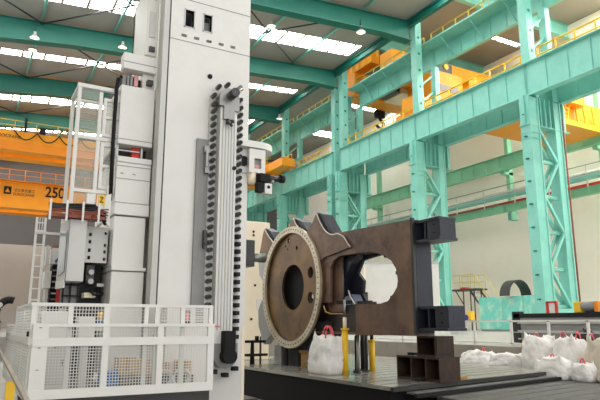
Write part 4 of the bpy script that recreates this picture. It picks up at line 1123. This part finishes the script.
# ---- woven sacks
def sack(x, y, z, sx, sy, sz, label, m='sack', seed=0, handles=((0.0, 0.0),), flat=0.0, group='woven sacks', hr=0.1):
    t = thing('woven_sack', label, 'sack', (x, y, z), group)
    rnd = random.Random(seed)
    bm = bmesh.new()
    bmesh.ops.create_cube(bm, size=2.0)
    bmesh.ops.subdivide_edges(bm, edges=bm.edges[:], cuts=15, use_grid_fill=True)
    off = Vector((seed*3.7, seed*1.3, seed*2.1))
    ears = rnd.choice((-1, 1))
    lean = Vector((rnd.uniform(-0.12, 0.12), rnd.uniform(-0.12, 0.12), 0))
    for v in bm.verts:
        p = v.co.copy()
        h = (p.z+1)/2
        m_ = max(abs(p.x), abs(p.y), 1e-6)
        n4 = (p.x**4 + p.y**4)**0.25
        vx, vy = p.x*m_/max(n4, 1e-6), p.y*m_/max(n4, 1e-6)
        prof = 0.92 + 0.14*min(1, h*4)**0.5 - 0.26*h**2.0
        s = Vector((vx, vy, p.z))
        n1 = noise.noise(s*1.3+off); n2 = noise.noise(Vector((vx*2.5, vy*2.5, p.z*1.2))+off)
        n3 = 1 - abs(noise.noise(Vector((vx*5, vy*5, p.z*1.4))+off*2))
        n5 = 1 - abs(noise.noise(Vector((vx*2.2+p.z*3, vy*2.2, p.z*4))+off*3))
        k = prof*(1 + 0.08*n1 + 0.06*n2 - 0.12*n3**8*(0.4+0.6*h) - 0.06*n5**6)
        rim = m_**6*h**5
        vz = h*(1 + 0.12*noise.noise(Vector((vx*1.5, vy*1.5, 0))+off)*h) - 0.12*rim*(0.7+0.8*n2)
        vz += 0.22*(m_*h)**10*max(0, p.x*p.y*ears-0.45)/0.55 + h**5*(0.10*n3**4*(1-m_*0.6) - 0.07*(1-m_))
        v.co = Vector((vx*k*sx/2 + lean.x*h*sx, vy*k*sy/2 + lean.y*h*sy, max(0.0, vz*sz*(1-0.2*flat))))
    me = bpy.data.meshes.new('bag')
    for f in bm.faces: f.smooth = True
    bm.to_mesh(me); bm.free()
    me.materials.append(MATS[m])
    o = bpy.data.objects.new('bag', me); COL.objects.link(o); o.parent = t; ORG[o] = ORG[t]
    for (hx, hy) in handles:
        cx, cy, cz = x+(hx+lean.x)*sx, y+(hy+lean.y)*sy, z+sz*(1-0.2*flat)*0.99
        a0 = rnd.uniform(-0.6, 0.6)
        pts = []
        for i in range(11):
            a = PI*i/10
            pts.append((cx + math.cos(a)*hr*0.75*math.cos(a0-0.5), cy + math.cos(a)*hr*0.75*math.sin(a0-0.5), cz - 0.02 + math.sin(a)*hr*2.0))
        MB().tube(pts, 0.016, n=6).build('handle', 'strap_red', t)
    return t
sack(6.38, 10.22, 0, 0.58, 0.78, 0.70, 'big white woven sack with pink handles beside the yellow jack', seed=3, handles=((-0.05, -0.1), (0.05, 0.12)), hr=0.12)
sack(11.65, 11.3, -0.17, 0.8, 0.9, 0.46, 'flattened white sack leftmost in the pile, pink tie on top', seed=5, flat=0.3, handles=((0.0, -0.2),), hr=0.06)
sack(11.6, 10.38, -0.17, 0.7, 0.78, 0.44, 'low white sack second from the left in the pile', seed=8, flat=0.3, handles=())
sack(11.95, 9.9, -0.17, 0.45, 0.45, 0.50, 'small white sack with pink top, left of the tall upright sack', seed=11, handles=((0, 0),), hr=0.06)
sack(11.65, 9.40, -0.17, 0.72, 0.66, 0.82, 'tall upright white sack with red top knot, left in the pile', seed=14, handles=((0.0, 0.1),), hr=0.06)
sack(11.7, 8.62, -0.17, 0.68, 0.70, 0.80, 'large white sack with pink handles in the middle of the pile', seed=17, handles=((-0.05, 0.2), (0, -0.3)), hr=0.09)
sack(11.6, 7.76, -0.17, 0.72, 0.76, 0.80, 'beige bulging sack at the right edge of the pile', 'sack_beige', seed=21, handles=((-0.1, 0.35),), hr=0.07)
sack(10.98, 8.48, -0.17, 0.50, 0.72, 0.42, 'crumpled white sack in front of the pile, lying by the step', seed=25, flat=0.1, handles=((0.2, 0.2),), hr=0.05)
sack(11.0, 7.85, -0.17, 0.42, 0.46, 0.34, 'small white sack with a red tie in front of the beige sack', seed=29, handles=((0, 0),), hr=0.06)
sack(11.1, 7.32, -0.17, 0.45, 0.5, 0.28, 'low pale sack at the right picture edge', 'sack_beige', seed=33, handles=())
sack(11.2, 9.02, -0.17, 0.34, 0.32, 0.34, 'small slumped white sack with red strap at the foot of the tall sack', seed=37, flat=0.2, handles=((0, 0),), hr=0.05)
t = sack(13.0, 9.1, 0.38, 0.6, 0.55, 0.40, 'dark bag behind the pile of white sacks', 'black_soft', seed=41, handles=(), group='dark bags')
t = sack(13.0, 8.4, 0.38, 0.5, 0.5, 0.38, 'red and dark bag at the right behind the white sacks', 'red', seed=43, handles=(), group='dark bags')

# ================================================================== BEHIND THE PIT
t = thing('pit_railing', 'low white railing on the pit kerb behind the sacks', 'railing', (12.4, 11, 0.38))
MB().box(12.34, 12.39, 7.4, 17.5, 1.0, 1.045).build('top_rail', 'white', t)
MB().box(12.34, 12.39, 7.4, 17.5, 0.45, 0.485).build('low_rail', 'white', t)
MB().box(12.35, 12.37, 7.4, 17.5, 0.74, 0.755).build('cable_rail', 'white_grey', t)
for y in (15.2, 12.1, 10.83, 9.7, 8.65): MB().box(12.34, 12.39, y-0.028, y+0.028, 0.38, 1.03).build('post', 'white', t)
for k, (y, l) in enumerate(((13.6, 'left of the teal tank'), (10.6, 'right of the teal tank'))):
    t = thing('marker_lamp', 'small yellow marker on the pit kerb ' + l, 'marker', (12.5, y, 0.38), 'kerb markers')
    MB().cyl((12.5, y, 0.38), (12.5, y, 0.46), 0.07, 0.055, n=12).build('base', 'yellow', t)
    MB().cyl((12.5, y, 0.46), (12.5, y, 0.53), 0.04, 0.02, n=12).build('cap', 'yellow', t)
# steel bed with dark top behind the sacks
t = thing('steel_bed', 'long grey ribbed steel bed with black top behind the sacks', 'machine bed', (14.4, 9.5, 0.38))
MB().box(14.0, 15.0, 5, 12.15, 1.12, 1.24).build('top', 'black', t)
MB().box(14.03, 15.0, 5, 12.0, 0.38, 1.12).build('body', 'grey', t)
for z in (0.52, 0.74, 0.96): MB().box(13.96, 14.03, 5, 12.0, z, z+0.035).build('rib', 'panel_grey', t)
MB().box(14.0, 14.2, 11.95, 12.2, 0.38, 1.3).build('end_post', 'black_soft', t)
t = thing('red_frame', 'red and white framed box standing on the steel bed', 'box', (14.5, 11, 1.24))
m = MB().box(14.05, 14.12, 10.98, 11.06, 1.24, 1.55).box(14.05, 14.12, 10.72, 10.77, 1.24, 1.55).box(14.05, 14.12, 10.73, 11.05, 1.51, 1.56)
m.build('frame', 'red', t)
MB().box(14.07, 14.1, 10.77, 10.98, 1.24, 1.51).build('panel', 'white', t)
t = thing('pump_motor', 'grey pump motor with yellow and orange ends on the steel bed', 'motor', (14.5, 9.9, 1.24))
MB().box(14.1, 14.3, 10.02, 10.24, 1.24, 1.52).build('gear_case', 'yellow', t, bevel=0.02)
MB().cyl((14.2, 10.02, 1.40), (14.2, 9.64, 1.40), 0.12, n=16).build('motor_body', 'grey', t)
MB().box(14.1, 14.3, 9.54, 9.64, 1.26, 1.52).build('end_cap', 'orange_deep', t)
MB().box(14.25, 14.6, 9.5, 10.0, 1.24, 1.28).build('foot', 'blue_deep', t)

# teal tank and the half shell on it
t = thing('teal_tank', 'large scuffed teal steel tank standing behind the white railing', 'tank', (37.7, 32.6, 0.38))
MB().box(36.9, 38.6, 29.8, 35.5, 0.50, 3.06).build('case', 'teal_tank', t, bevel=0.06)
MB().box(36.95, 38.5, 29.9, 35.4, 0.38, 0.5).build('skid', 'grey', t)
for y in (33.0, 31.0): MB().box(36.87, 36.9, y, y+0.06, 0.6, 2.95).build('seam', 'teal_wall', t)
t = thing('half_shell', 'curved grey steel half ring resting on the teal tank', 'steel ring', (37.75, 32.6, 3.07))
m = MB()
R1, R0 = 1.25, 1.19
A = []
for k in range(29):
    a = PI*k/28
    A.append([m.bm.verts.new((37.6 + R*math.cos(a), y, 3.07 + R*math.sin(a))) for R, y in ((R1, 31.8), (R1, 32.75), (R0, 32.75), (R0, 31.8))])
for i in range(28):
    for j in range(4): m.bm.faces.new((A[i][j], A[i][(j+1) % 4], A[i+1][(j+1) % 4], A[i+1][j]))
m.bm.faces.new(A[0]); m.bm.faces.new(A[-1][::-1])
m.build('shell', 'steel_dark', t)

# yellow stair tower
t = thing('stair_platform', 'small steel stair platform with pale yellow railing before the cream wall', 'stairs', (40.8, 40, 0.38))
px = Vector((29.5, 30.75, 0)); sx = Vector((0, -1.42, 0)); sy = Vector((1, 0, 0))
def SZ(z): return max(0.38, 0.95 + (z-0.95)*1.36)
def SP(a, d, z): q = (px + sx*a + sy*d)*1.36; return (q.x, q.y, SZ(z))
m = MB().prism([SP(0, 0, 0)[:2], SP(1.6, 0, 0)[:2], SP(1.6, 1.0, 0)[:2], SP(0, 1.0, 0)[:2]], 'z', SZ(3.15), SZ(3.27))
m.build('deck', 'steel_dark', t)
for a, d in ((0.75, 0), (1.2, 0), (0.75, 1.0), (1.2, 1.0)): MB().bar(SP(a, d, 0.38), SP(a, d, 3.15), 0.08).build('leg', 'steel_dark', t)
MB().bar(SP(0.25, 0, 3.15), SP(0.75, 0, 2.2), 0.07).build('brace', 'steel_dark', t)
for d in (0, 1.0):
    MB().bar(SP(0, d, 4.2), SP(1.5, d, 4.2), 0.05).build('railing', 'yellow_pale', t)
    MB().bar(SP(0, d, 3.72), SP(1.5, d, 3.72), 0.04).build('railing', 'yellow_pale', t)
    for a in (0, 0.55, 1.1, 1.5): MB().bar(SP(a, d, 3.27), SP(a, d, 4.2), 0.035).build('railing_post', 'yellow_pale', t)
    MB().bar(SP(1.45, d, 4.2), SP(2.9, d, 1.6), 0.05).build('stair_handrail', 'yellow_pale', t)
    MB().bar(SP(1.15, d, 3.2), SP(2.7, d, 0.4), 0.12).build('stringer', 'steel_dark', t)
for k in range(9): MB().bar(SP(1.25+k*0.165, 0, 3.0-k*0.3), SP(1.25+k*0.165, 1.0, 3.0-k*0.3), 0.14, 0.03).build('tread', 'steel_dark', t)
MB().box(40.2, 40.8, 40.2, 40.9, SZ(3.27), SZ(3.38)).build('red_cover', 'red', t)
t = thing('small_pump', 'small yellow and dark pump at the foot of the stairs', 'pump', (24.4, 25.0, 0.38))
MB().box(23.9, 24.6, 24.6, 25.2, 0.38, 1.15).build('stand', 'panel_grey', t)
MB().cyl((24.0, 24.8, 1.3), (24.8, 24.4, 1.3), 0.16, n=12).build('motor', 'blue_deep', t)
MB().box(24.5, 24.8, 24.2, 24.5, 1.15, 1.65).build('valve', 'yellow', t)
